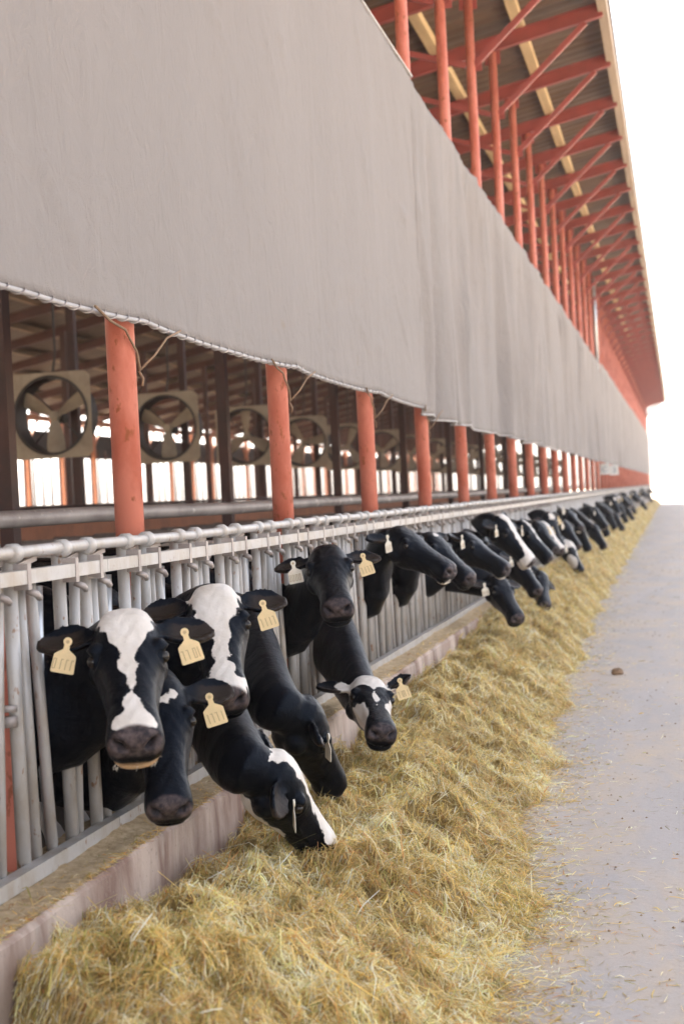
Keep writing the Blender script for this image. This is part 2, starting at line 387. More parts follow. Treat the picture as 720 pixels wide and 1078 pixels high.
# ------------------------------------------------------------------ curtains
def fbm(a, b, seed, octv=4):
    r = np.random.default_rng(seed); out = np.zeros_like(a); amp = 1.; fr = 1.
    for _ in range(octv):
        for _ in range(3):
            th = r.uniform(0, 2 * pi); p = r.uniform(0, 2 * pi)
            out += amp * np.sin((a * cos(th) + b * sin(th)) * fr * 2 * pi + p + 1.3 * np.sin((a * sin(th) - b * cos(th)) * fr * 4.1 + p)) / 3
        amp *= .5; fr *= 2.03
    return out
def zbot(y):      # the lower edge is tied up at the posts and sags between them
    ph_ = ((y - Y0) / S) % 1.0
    sag = np.abs(np.sin(ph_ * pi)) ** .5
    return 2.435 - .028 * sag
def curtain(y0, y1, zt, folds, seed, label, name='barn_curtain', xoff=0.):
    ny = int((y1 - y0) / (.05 if y0 < 40 else .12)); nz = 60
    Y, T = np.meshgrid(np.linspace(y0, y1, ny), np.linspace(0, 1, nz), indexing='ij')
    zb = zbot(Y) - (.06 if folds else 0)
    ztop = zt + .006 * np.sin(Y * 2.6)
    Z = zb + (ztop - zb) * T
    X = -2.135 + xoff + .006 * fbm(Y * .5, Z * .35, seed) + .003 * fbm(Y * 1.7, Z * 1.3, seed + 3)
    X += .02 * np.sin(pi * T) * np.cos(((Y - Y0) / S) * 2 * pi) * .5
    # seams between cloth widths
    sm = ((Y - y0) / 1.83) % 1.0; X += .006 * np.exp(-((sm - .5) / .012) ** 2)
    for q in range(0 if y0 > 13 else 34 if not folds else 4):                # short creases
        rr0 = np.random.default_rng(seed * 50 + q); cy, cz, an = rr0.uniform(max(y0, 2), min(y1, 14)), rr0.uniform(2.7, 5.1), rr0.normal(-.5, .5)
        u_ = (Y - cy) * cos(an) + (Z - cz) * sin(an); v_ = -(Y - cy) * sin(an) + (Z - cz) * cos(an)
        X += rr0.uniform(.006, .017) * np.exp(-(u_ / rr0.uniform(.12, .4)) ** 2 - (v_ / rr0.uniform(.02, .05)) ** 2)
    if folds:
        g = np.zeros_like(Y); r = np.random.default_rng(seed)
        yy = y0 + .2
        while yy < y1:
            wd = r.uniform(.06, .34) ; am = r.uniform(-.8, 1.) * folds; sl_ = r.uniform(-.45, .45)
            env = .35 + .65 * (1 - T) if r.random() < .5 else .35 + .65 * T
            g += am * np.exp(-((Y - yy - sl_ * (T - .5) - .11 * np.sin(T * r.uniform(3, 7) + yy)) / wd) ** 2) * env
            yy += r.uniform(.28, .75)
        X += .19 * (g - g.mean()) * np.clip((Y - y0) / .5, 0, 1) * (1 - .8 * np.clip((T - .85) / .15, 0, 1)) + .013 * fbm(Y * .9, Z * .35, seed + 9) + .005 * fbm(Y * 2.2, Z * 1.1, seed + 5)
    vs = np.stack([X, Y, Z], -1).reshape(-1, 3)
    fs = [(i * nz + j, (i + 1) * nz + j, (i + 1) * nz + j + 1, i * nz + j + 1) for i in range(ny - 1) for j in range(nz - 1)]
    root = empty(name, (-2.13, (y0 + y1) / 2, 2.4)); tag(root, label, 'curtain')
    c = MB().add(vs, fs).build('cloth', M['curtain_cloth' if folds else 'curtain'], root, 'full')
    sdm = c.modifiers.new('t', 'SOLIDIFY'); sdm.thickness = .004
    yl = np.arange(y0, y1, .08)
    xb = np.interp(yl, Y[:, 0], X[:, 0])
    # hem pipe rolled in the lower edge, and the lacing wound round it
    MB().tube([(x, y, float(zbot(y)) - (.06 if folds else 0)) for x, y in zip(xb, yl)], .011, 8).build('hem', M['hem'], root, 'full')
    if y0 < 10:
        hp_ = []
        for q in np.arange(y0 + .05, y1, .0125):
            a = (q - y0) / .12 * 2 * pi
            hp_.append((float(np.interp(q, Y[:, 0], X[:, 0])) + .014 * cos(a), q, float(zbot(q)) + .014 * sin(a)))
        MB().tube(hp_, .0028, 5).build('lacing', M['pipe'], root, 'full')
    if not folds: MB().tube([(-2.13, y0, zt + .005), (-2.13, (y0 + y1) / 2, zt - .005), (-2.13, y1, zt)], .012, 8).build('top_cable', M['galv'], root)
    return root
curtain(-3, 12.75, 5.36, 0, 3, 'smooth taut grey tarp curtain filling the upper left of the barn front')
curtain(12.58, 44.6, 5.32, 1.0, 8, 'wrinkled grey cloth curtain with vertical folds in the middle of the barn front', xoff=-.012)
curtain(44.9, 75, 5.42, .45, 12, 'pale grey curtain beyond the dark gap, before the farthest curtain')
curtain(75.1, 117, 5.5, .35, 19, 'farthest pale grey curtain near the end of the barn')
# ropes tying the curtain to the posts
def rope(y, label, grp=None):
    mb = MB(); r = .064
    mb.tube([(-2.10, y - .62, 2.42), (-2.14, y - .38, 2.395), (-2.17, y - .14, 2.385), (-2.185, y - .06, 2.36), (-2.18, y, 2.31), (-2.187, y + .045, 2.25), (-2.20, y + .07, 2.235)], .0055, 6)
    mb.tube([(-2.20, y + .07, 2.235), (-2.15, y + .13, 2.30), (-2.115, y + .20, 2.38), (-2.10, y + .34, 2.425)], .005, 6)
    mb.tube([(-2.20, y + .068, 2.235), (-2.186, y + .08, 2.20), (-2.19, y + .075, 2.17)], .0055, 6)
    o = mb.build('tie_rope', M['rope'], None, 'full', org=(-2.2, y, 2.3)); tag(o, label, 'rope', grp)
rope(Y0, 'brown rope tying the curtain hem to the nearest thick red post', 'ropes tying the curtain to the posts')
rope(Y0 + S, 'brown rope tying the curtain hem to the second thick red post', 'ropes tying the curtain to the posts')
rope(Y0 + 2 * S, 'thin rope tying the curtain hem to the third thick red post', 'ropes tying the curtain to the posts')
rope(Y0 + 3 * S, 'thin rope at the fourth red post, by the end of the smooth curtain', 'ropes tying the curtain to the posts')

# ------------------------------------------------------------------ headlock fence
XF = -2.1
fence = empty('cattle_fence', (XF, 5, 0)); tag(fence, 'long galvanised headlock fence with round bars the cows put their heads through', 'fence')
FY0, FY1 = 2.6, YE - 1
MB().tube([(XF - .02, y, 1.525 + .004 * sin(y * 1.7)) for y in np.arange(FY0, FY1, 1.2)], .021, 10).build('top_pipe', M['galv'], fence, 'full')
rl = MB(); y = FY0
while y < FY1: rl.box(XF - .012, XF + .033, y, y + 2.436, 1.424, 1.470); y += 2.44
rl.build('upper_rail', M['galv'], fence)
rl = MB(); y = FY0
while y < FY1: rl.box(XF - .02, XF + .028, y, y + 2.436, .462, .512); y += 2.44
rl.build('lower_rail', M['galv'], fence)
LK = .61
ylk = 4.387 - LK * 2 - .02
def bar_mesh(mb, y, i, far=False):
    n_ = 6 if far else 12
    r = .0195
    x = XF - .036
    if i == 0: mb.tube([(x, y, .45), (x, y, 1.54)], .024, n_)
    elif i == 1: mb.tube([(x, y + .02, .50), (x, y - .01, 1.43)], r, n_)
    elif i == 2: mb.tube([(x, y + .05, .50), (x, y + .02, .95), (x, y - .02, 1.43)], r, n_)
    elif i == 3: mb.tube([(x, y, .45), (x, y, 1.535)], .024, n_)
    else: mb.tube([(x, y - .03, .50), (x, y + .01, 1.0), (x, y + .05, 1.43)], r, n_)
OFF = [0, .075, .17, .385, .47]
protos = {}
count = 0; rest = MB()
y = ylk
while y < FY1 - .7:
    for i, of in enumerate(OFF):
        if count < 100 and y > 2.8:
            if i not in protos:
                mb = MB(); bar_mesh(mb, y + of, i); protos[i] = (mb.build('bar', M['galv'], fence, 'full'), y + of)
            else: clone(protos[i][0], y + of - protos[i][1], fence)
            count += 1
        elif y > 2.8: bar_mesh(rest, y + of, i, True)
    y += LK
ro = rest.build('bars', M['galv'], fence, 'full'); ro['kind'] = 'stuff'
# collars on the top pipe, latch plates on the upper rail
pc = None; k = 0; restc = MB(); restp = MB(); y = ylk
while y < FY1 - .7:
    for of in (0, .305 + .08):
        yy = y + of
        if k < 70:
            if pc is None:
                pc = (MB().tube([(XF - .02, yy - .028, 1.525), (XF - .02, yy - .02, 1.525), (XF - .02, yy + .02, 1.525), (XF - .02, yy + .028, 1.525)], [.026, .033, .033, .026], 10).build('collar', M['galv'], fence, 'full'),
                      MB().box(XF - .055, XF + .036, yy - .013, yy + .013, 1.405, 1.49).build('clamp', M['pipe'], fence),
                      MB().tube([(XF + .0, yy + .05, 1.40), (XF + .03, yy + .06, 1.385), (XF + .02, yy + .10, 1.372)], .012, 8).build('latch', M['pipe'], fence, 'full'),
                      MB().beam((XF - .05, yy + .03, 1.47), (XF - .05, yy + .23, 1.50), .012, .018).build('latch_arm', M['pipe'], fence), yy)
            else:
                for q in pc[:4]: clone(q, yy - pc[4], fence)
            k += 1
        else:
            restc.tube([(XF - .02, yy - .02, 1.525), (XF - .02, yy + .02, 1.525)], .032, 6)
            restp.box(XF - .055, XF + .036, yy - .013, yy + .013, 1.405, 1.49)
    y += LK
restc.build('collars', M['galv'], fence)['kind'] = 'stuff'; restp.build('clamps', M['galv'], fence)['kind'] = 'stuff'
# bright sliding locks near the camera, and a strap on one bar
for q, yy in enumerate((4.03, 4.62, 5.25, 5.85, 6.46, 7.1)):
    MB().tube([(XF - .085, yy + .05, 1.40), (XF - .08, yy + .01, .98), (XF - .08, yy + .06, .50)], .022, 12).build('lock_bar', M['galv_new'], fence, 'full')
MB().tube([(XF - .036, 4.318, .965), (XF - .036, 4.319, 1.0)], .025, 12).build('strap', M['pipe'], fence, 'full')
MB().tube([(XF - .036, 4.318, 1.015), (XF - .036, 4.319, 1.035)], .025, 12).build('strap', M['pipe'], fence, 'full')
ysp = 4.475
sp = MB().box(-2.245, -2.185, ysp - .035, ysp + .035, .1, 1.46).build('support_post', M['red'], fence)
for k in range(-1, 46):
    if k: clone(sp, S * k, fence)

# neck rail pipe inside
tag(MB().tube([(-3.4, y, 1.625 + .006 * sin(y)) for y in np.arange(-4, YE - 1, 1.5)], .047, 12).build('water_pipe', M['pipe'], None, 'full', org=(-3.4, 10, 1.6)), 'fat dull grey pipe running level just behind the red posts', 'pipe')
# free stalls: rails and partitions
stall = empty('stall_partition', (-8.6, 50, .1)); tag(stall, 'dark rail and rusty board partition across the middle of the barn', 'partition')
MB().box(-8.52, -8.46, -8, YE - 1, 1.70, 1.76).build('top_rail', M['dark_red'], stall)
MB().box(-8.52, -8.47, -8, YE - 1, .9, 1.58).build('board', M['far_red'], stall)
MB().box(-8.52, -8.47, -8, YE - 1, .1, .62).build('board', M['dark_red'], stall)
st = empty('stall_rail', (-5.2, 50, .1)); tag(st, 'low reddish rails with hooped dividers behind the cattle', 'rail')
MB().box(-5.23, -5.17, -4, YE - 1, 1.30, 1.38).build('rail', M['red_hi'], st)
hp = None
for k in range(36):
    yy = 6.2 + k * 1.22
    if hp is None:
        hp = MB().tube([(-5.3, yy, .1), (-5.3, yy, 1.2), (-5.38, yy, 1.32), (-7.2, yy, 1.34), (-7.35, yy, 1.2), (-7.0, yy, .6), (-5.5, yy, .55)], .028, 8).build('stall_loop', M['pipe'], st, 'full')
    else: clone(hp, 1.22 * k, st)
# far fence
ff = empty('far_fence', (-18.2, 50, .1)); tag(ff, 'sunlit fence of thin upright pipes along the far side of the barn', 'fence')
MB().box(-18.18, -18.12, -8, YE - 1, 1.25, 1.34).build('rail', M['far_red'], ff)
MB().box(-18.18, -18.12, -8, YE - 1, .1, 1.22).build('kick_board', M['far_red'], ff)
pr = MB().tube([(-18.15, 14, .7), (-18.15, 14, 3.6)], .032, 6).build('upright', M['dark_red'], ff)
kk = 1
for k in range(1, 100): clone(pr, .61 * k * 1.0, ff)
rr_ = MB()
for k in range(100, 170): rr_.tube([(-18.15, 14 + .61 * k, .7), (-18.15, 14 + .61 * k, 3.6)], .022, 5)
rr_.build('uprights', M['dark_red'], ff)['kind'] = 'stuff'

# ------------------------------------------------------------------ fans
def make_fan(y, phase):
    c = V(-8.75, y, 3.06)
    root = empty('barn_fan', tuple(c)); s = .62; Rr = .575; n = 48
    mb = MB(); vs = []
    for k in range(n):                                  # square plate with a round opening
        a = 2 * pi * (k + .5) / n; ca, sa = cos(a), sin(a); q = s / max(abs(ca), abs(sa))
        for (rad, yy) in ((q, -.14), (Rr, -.14), (Rr, -.132), (Rr + .002, -.13), (Rr + .005, -.128), (Rr + .008, -.127), (Rr + .02, -.125), (q, -.125)):
            vs.append((c[0] + ca * rad, c[1] + yy, c[2] + sa * rad))
    fs = [(k * 8 + j, k * 8 + (j + 1) % 8, ((k + 1) % n) * 8 + (j + 1) % 8, ((k + 1) % n) * 8 + j) for k in range(n) for j in range(8)]
    mb.add(vs, fs).build('housing', M['fanframe'], root, True)
    rg = MB(); vr = []
    for k in range(n):
        a = 2 * pi * k / n
        for (rad, yy) in ((Rr + .004, -.16), (Rr - .03, -.15), (Rr - .045, .0), (Rr - .03, .22), (Rr + .004, .22)): vr.append((c[0] + cos(a) * rad, c[1] + yy, c[2] + sin(a) * rad))
    rg.add(vr, [(k * 5 + j, k * 5 + (j + 1) % 5, ((k + 1) % n) * 5 + (j + 1) % 5, ((k + 1) % n) * 5 + j) for k in range(n) for j in range(5)]).build('shroud', M['fandark'], root, True)
    for b in range(3):
        a = phase + b * 2 * pi / 3; mb = MB(); rings = []
        for t, wd in ((.06, .05), (.15, .085), (.3, .12), (.45, .135), (.545, .12)):
            tw = .75 - .6 * t; d = V(cos(a), 0, sin(a)); tg = V(-sin(a), 0, cos(a)) * cos(tw) + V(0, 1, 0) * sin(tw)
            nm = unit(np.cross(d, tg)); p = c + d * t
            rings.append([p - tg * wd - nm * .004, p + nm * .012, p + tg * wd - nm * .004, p + nm * .006])
        mb.loft(rings).build('blade', M['fanframe'], root, True)
    MB().tube([c + V(0, -.07, 0), c + V(0, -.05, 0), c + V(0, .05, 0)], [.03, .07, .075], 14).build('hub', M['fanframe'], root, True)
    MB().tube([c + V(0, .06, -.02), c + V(0, .10, -.02), c + V(0, .30, -.02), c + V(0, .33, -.02)], [.05, .09, .09, .05], 14).build('motor', M['fandark'], root, True)
    for (sx, sz) in ((-1, 1), (1, 1), (-1, -1), (1, -1)):
        MB().beam(c + V(.04 * sx, .12, .04 * sz), c + V(.43 * sx, .12, .43 * sz), .02, .02).build('strut', M['fandark'], root)
    MB().tube([c + V(0, 0, .62), c + V(.05, 0, .9), c + V(.06, 0, zr(-8.75) - .11 - c[2])], .02, 8).build('hanger', M['fandark'], root)
    return root
flab = ['nearest big square barn fan, left of the first thick red post', 'second big square barn fan, just right of the first thick red post',
        'third square barn fan, left of the second thick red post', 'fourth square barn fan, right of the second thick red post',
        'fifth square barn fan, between the second and third thick posts', 'sixth square barn fan, beyond the third thick red post']
for k in range(19):
    y = 19.62 + 4.80 * k
    f = make_fan(y, [2.62, 2.62, 1.57, 2.2, 1.2, .6][k % 6]) if k < 6 else copy_tree(root0)
    if k == 5: root0 = f
    if k >= 6: f.location = (-8.75, y, 3.06)
    tag(f, flab[k] if k < 6 else 'small distant square barn fan in the far row under the roof', 'fan', 'square fans hung in the barn')

# sign
sg = empty('number_sign', (-1.98, 44.3, 2.1)); tag(sg, 'small white hanging sign with grey marks near the far end of the barn front', 'sign')
MB().box(-2.26, -1.99, 44.28, 44.3, 1.98, 2.31).build('board', M['sign'], sg)
MB().box(-1.985, -1.72, 44.28, 44.3, 1.95, 2.25).build('board', M['sign'], sg)
def glyph(txt, x, z, size):
    cu = bpy.data.curves.new('marking', 'FONT'); cu.body = txt; cu.size = size; cu.extrude = .002; cu.align_x = 'CENTER'
    t_ = bpy.data.objects.new('tmp', cu); COL.objects.link(t_); dg = bpy.context.evaluated_depsgraph_get()
    me = bpy.data.meshes.new_from_object(t_.evaluated_get(dg)); bpy.data.objects.remove(t_)
    o = bpy.data.objects.new('marking', me); me.materials.clear(); me.materials.append(M['ink']); COL.objects.link(o); o.parent = sg
    o.location = (x + 1.98, -.024, z - 2.1); o.rotation_euler = (pi / 2, 0, 0)
glyph('C', -2.13, 2.06, .24); glyph('3', -1.85, 2.03, .24)

# ------------------------------------------------------------------ hay
def edge(y): # right-hand edge of the hay on the lane
    return np.interp(y, [0, 3.5, 4.8, 6, 7.3, 9, 11.2, 14, 18, 23.5, 36, 60, 97, 120], [-.66, -.64, -.63, -.70, -.79, -.83, -.95, -1.0, -1.1, -1.15, -1.2, -1.3, -1.4, -1.45]) \
        + .05 * np.sin(y * 2.3 + 1) + .035 * np.sin(y * 5.9) + .02 * np.sin(y * 13 + 2)
def vn(seed, octs, x, y):
    r = np.random.default_rng(seed); o = np.zeros_like(x)
    for fr, am in octs:
        for _ in range(5):
            th = r.uniform(0, 2 * pi); p = r.uniform(0, 6.3, 2)
            o += am / 2.5 * np.sin((x * cos(th) + y * sin(th)) * fr * 6.28 + p[0] + 1.1 * np.sin((y * cos(th) - x * sin(th)) * fr * 3.7 + p[1]))
    return o
def hayz(x, y):
    e = edge(y)
    wallh = np.interp(y, [0, 3.6, 3.9, 4.5, 5, 6, 8, 10, 13, 15.5, 17, 40, 120], [.28, .34, .32, .22, .17, .22, .22, .24, .30, .46, .50, .46, .40])
    t = np.clip((x + 1.92) / (e + 1.92), 0, 1.0)
    pk = np.interp(y, [0, 4.6, 5.2, 6.6, 8, 16, 30, 120], [.33, .31, .24, .24, .29, .36, .42, .38])
    prof = np.interp(t, [0, .28, .55, .8, .93, 1], [0, 1, .72, .33, .10, 0])
    base = pk * prof + wallh * np.interp(t, [0, .28, .6, 1], [1, .0, 0, 0])
    lump = vn(5, [(.35, .045), (.8, .04), (1.7, .036), (3.6, .030), (7.5, .020), (14, .011)], x, y)
    fade = np.clip((1 - t) / .25, 0, 1)
    z = base + lump * (.25 + .75 * fade) * fade ** .5
    endf = np.clip((y - (3.74 - .9 * (x + 1.92))) / .10, 0, 1); z = z * endf ** .6 + (endf - 1) * .03
    return np.where((t >= 1), -.02, np.maximum(z, -.01 + .02 * fade * (endf > 0)))
ys1 = np.concatenate([np.arange(2.2, 12, .03), np.arange(12, 30, .07), np.arange(30, YE, .25)])
us = np.linspace(0, 1.0, 60)
Yg, Ug = np.meshgrid(ys1, us, indexing='ij'); Xg = -1.925 + Ug * (edge(Yg) + .02 + 1.925); Zg = hayz(Xg, Yg)
Zg = np.where(Yg > 14.5, Zg, np.minimum(Zg, .44 + 9 * np.maximum(Xg + 1.88, 0)))
vs = np.stack([Xg, Yg, Zg], -1).reshape(-1, 3); m_ = len(us)
bf = [(i * m_ + j, i * m_ + j + 1, (i + 1) * m_ + j + 1, (i + 1) * m_ + j) for i in range(len(ys1) - 1) for j in range(m_ - 1)]
# strands
NS = 290000
u = rng.random(NS); a_ = -.9
Ys = (2.6 ** a_ + u * (75. ** a_ - 2.6 ** a_)) ** (1 / a_)
e = edge(Ys); tt = rng.random(NS) ** .95
Xs = -1.92 + tt * (e + 1.92)
# tail of loose bits out on the lane
lo = rng.random(NS) < .06
Xs = np.where(lo, e - .03 + rng.exponential(.11, NS), Xs)
fan_ = rng.random(NS) < .012; Xs = np.where(fan_, e + rng.random(NS) ** 1.6 * 1.6, Xs)
# ledge litter
lg = (~lo) & (rng.random(NS) < .07) & (Ys < 16); no_ = (Ys < 3.74 - .9 * (Xs + 1.92)); Xs = np.where(lg, -1.94 - rng.random(NS) ** 1.5 * .26, Xs)
Zs = np.where(lg, .447, np.where(Xs > e, .006, np.maximum(hayz(Xs, Ys), .004)))
Zs = np.where((Ys < 14.5) & (Xs < -1.87) & ~lg, np.minimum(Zs, .42), Zs)
sc_ = 1 + Ys / 22.
L = .022 + rng.gamma(2.2, .016, NS) * sc_ * np.where(lo | fan_, .45, 1) * np.where(lg, .7, 1); long_ = rng.random(NS) < .03; L = np.where(long_, L * 1.9, L)
W = rng.uniform(.0010, .0032, NS) * sc_ * np.where(rng.random(NS) < .12, 1.9, 1)
az = rng.uniform(0, 2 * pi, NS) ; clump = 2.2 * np.sin(Xs * 9 + Ys * 4) + 1.6 * np.sin(Ys * 11 - Xs * 6); az = np.where(rng.random(NS) < .28, clump + rng.normal(0, .5, NS), az)
el = rng.normal(.14, .38, NS) * np.where(lo | lg | fan_, .12, 1)
d = np.stack([np.cos(az) * np.cos(el), np.sin(az) * np.cos(el), np.sin(el)], -1)
# follow the slope of the mound
hx = (hayz(Xs + .04, Ys) - hayz(Xs - .04, Ys)) / .08; hy = (hayz(Xs, Ys + .04) - hayz(Xs, Ys - .04)) / .08
ok = (~lo) & (~lg) & (~fan_)
d[:, 2] += np.where(ok, np.clip(hx, -1.2, 1.2) * d[:, 0] + np.clip(hy, -1.2, 1.2) * d[:, 1], 0)
d /= np.linalg.norm(d, axis=1)[:, None]
rv = rng.normal(0, .36, (NS, 3)); rv[:, 2] += 1; rv[:, 0] += .25
sdv = np.cross(d, rv); sdv /= np.linalg.norm(sdv, axis=1)[:, None] + 1e-9
P0 = np.stack([Xs, Ys, Zs + np.where(ok, rng.uniform(-.004, .026, NS) * np.sqrt(sc_), .002)], -1)
cur = np.cross(d, sdv) * (rng.normal(0, .12, NS) * L)[:, None]
A_ = P0 - d * L[:, None] / 2; B_ = P0 + cur; C_ = P0 + d * L[:, None] / 2
hw = sdv * (W / 2)[:, None]
if True:
    for Q in (A_, C_): Q[:, 2] = np.maximum(Q[:, 2], .005)
    B_[:, 2] = np.maximum(B_[:, 2], .006)
sv = np.stack([A_ - hw * .6, A_ + hw * .6, B_ - hw, B_ + hw, C_ - hw * .5, C_ + hw * .5], 1).reshape(-1, 3)
sv = sv.reshape(NS, 6, 3); kill = no_ & ~lg; sv[kill] = (-1.7, 9, .1); sv = sv.reshape(-1, 3)
base_i = len(vs) + 6 * np.arange(NS)
q1 = np.stack([base_i, base_i + 1, base_i + 3, base_i + 2], -1); q2 = np.stack([base_i + 2, base_i + 3, base_i + 5, base_i + 4], -1)
faces = np.concatenate([np.array(bf), q1, q2]).astype(np.int32)
allv = np.concatenate([vs, sv]).astype(np.float32)
me = bpy.data.meshes.new('hay_pile'); me.vertices.add(len(allv)); me.vertices.foreach_set('co', allv.ravel())
me.loops.add(faces.size); me.loops.foreach_set('vertex_index', faces.ravel())
me.polygons.add(len(faces)); me.polygons.foreach_set('loop_start', np.arange(0, faces.size, 4, dtype=np.int32))
mi = np.zeros(len(faces), np.int32); mi[len(bf):] = 1
pal = np.array([(.97, .78, .37), (.95, .67, .23), (.97, .88, .56), (.76, .56, .17), (.52, .48, .14), (.97, .92, .72), (.74, .38, .14), (.95, .70, .27)])
wts = np.array([.23, .17, .17, .10, .07, .09, .06, .11])
tid = rng.choice(len(pal), NS, p=wts)
grn = (np.sin(Xs * 3.1 + Ys * 1.7) + np.sin(Ys * 4.4 - Xs * 2)) > 1.0
tid = np.where(grn & (rng.random(NS) < .35), rng.choice([3, 4, 1], NS), tid)
pt = vn(31, [(1.1, .6), (2.7, .6), (6., .5)], Xs, Ys)                       # leafier and stemmier wads
tid = np.where((pt < -.5) & (rng.random(NS) < .45), rng.choice([3, 4, 6, 1, 7], NS), tid); tid = np.where((pt > .5) & (rng.random(NS) < .45), rng.choice([2, 5, 0], NS), tid)
tc_ = np.minimum(pal[tid] * (rng.uniform(.60, 1.15, NS) * (1 + .16 * np.clip(pt, -1, 1)))[:, None], .97)
tc_ = np.where(lg[:, None], tc_ * [1.0, .92, .85], tc_)
colr = np.ones((len(allv), 4), np.float32); colr[len(vs):, :3] = np.repeat(tc_, 6, 0)
me.update(calc_edges=True); me.validate()
at = me.attributes.new('tint', 'FLOAT_COLOR', 'POINT'); at.data.foreach_set('color', colr.ravel())
me.materials.append(M['haybase']); me.materials.append(M['hay']); me.polygons.foreach_set('material_index', mi)
hay = bpy.data.objects.new('hay', me); COL.objects.link(hay); tag(hay, 'long loose windrow of golden green hay along the curb', 'hay', kind='stuff')

cr = MB(); rc = np.random.default_rng(5)
for _ in range(800):
    y = 3.2 + rc.random() ** 1.5 * 30; e0 = float(edge(np.array([y]))[0]); x = e0 + (rc.exponential(.35) if rc.random() < .6 else rc.random() * 2.6)
    q = rc.uniform(.0025, .007) * (1 + y / 25); vv = [(x + q * cos(a) * rc.uniform(.6, 1.3), y + q * sin(a) * rc.uniform(.6, 1.3), .005) for a in np.linspace(0, 2 * pi, 5, endpoint=False)]
    cr.add(vv + [(x, y, .005 + q * rc.uniform(.5, 1.))], [(k, (k + 1) % 5, 5) for k in range(5)])
o = cr.build('feed_crumbs', M['crumb']); tag(o, 'scattered brown crumbs of feed and dirt on the lane', 'crumbs', kind='stuff')
Yl, Xl = np.meshgrid(np.concatenate([np.arange(2.4, 14, .03), np.arange(14, 60, .12)]), np.linspace(-2.245, -1.932, 14), indexing='ij')
Zl = .4515 + .010 * np.abs(vn(9, [(1.3, .6), (3.1, .5), (8, .35), (17, .2)], Xl, Yl)) + .022 * np.clip((-1.99 - Xl) / .1, 0, 1) * (.6 + .4 * np.sin(Yl * 2.7))
Zl = np.where(Xl > -1.94, .447, Zl); n2 = Xl.shape[1]
lf = MB().add(np.stack([Xl, Yl, Zl], -1).reshape(-1, 3), [(i * n2 + j, (i + 1) * n2 + j, (i + 1) * n2 + j + 1, i * n2 + j + 1) for i in range(Xl.shape[0] - 1) for j in range(n2 - 1)]).build('ledge_feed', M['chaff'], None, 'full')
tag(lf, 'dusty tan chaff lying along the ledge under the fence', 'chaff', kind='stuff')
# small clod on the lane
mb = MB().ball((0, 0, .024), (.05, .04, .033), 14, 9); cl = mb.build('mud_clod', M['clod'], None, 'full', org=(0, 0, 0)); cl.location = (-.59, 12.8, 0)
for v in cl.data.vertices: v.co += Vector((random.uniform(-1, 1), random.uniform(-1, 1), random.uniform(-.6, 1))) * .009; v.co.z = max(v.co.z, .002)
tag(cl, 'small brown clod lying alone on the grey lane', 'clod')

# ------------------------------------------------------------------ cows
def catmull(pts, vals, n):
    P_ = [2 * pts[0] - pts[1]] + list(pts) + [2 * pts[-1] - pts[-2]]; out = []; vo = []
    vv = [vals[0]] + list(vals) + [vals[-1]]
    for i in range(1, len(P_) - 2):
        for k in range(n):
            t = k / n
            f = lambda a, b, c, d: .5 * ((2 * b) + (-a + c) * t + (2 * a - 5 * b + 4 * c - d) * t * t + (-a + 3 * b - 3 * c + d) * t ** 3)
            out.append(f(P_[i - 1], P_[i], P_[i + 1], P_[i + 2])); vo.append(f(vv[i - 1], vv[i], vv[i + 1], vv[i + 2]))
    out.append(pts[-1]); vo.append(vals[-1]); return out, vo
HEAD = [ # x, top, bottom, half width
 (-.04, -.045, -.10, .035), (-.025, -.018, -.13, .062), (.0, .006, -.18, .082), (.045, .018, -.222, .098), (.09, .018, -.240, .107), (.14, .012, -.242, .110),
 (.185, .003, -.232, .106), (.235, -.007, -.212, .093), (.285, -.012, -.195, .083), (.335, -.014, -.184, .080), (.385, -.015, -.178, .079), (.425, -.013, -.172, .082),
 (.458, -.014, -.180, .084), (.487, -.020, -.178, .083), (.508, -.036, -.160, .073), (.519, -.058, -.138, .055)]
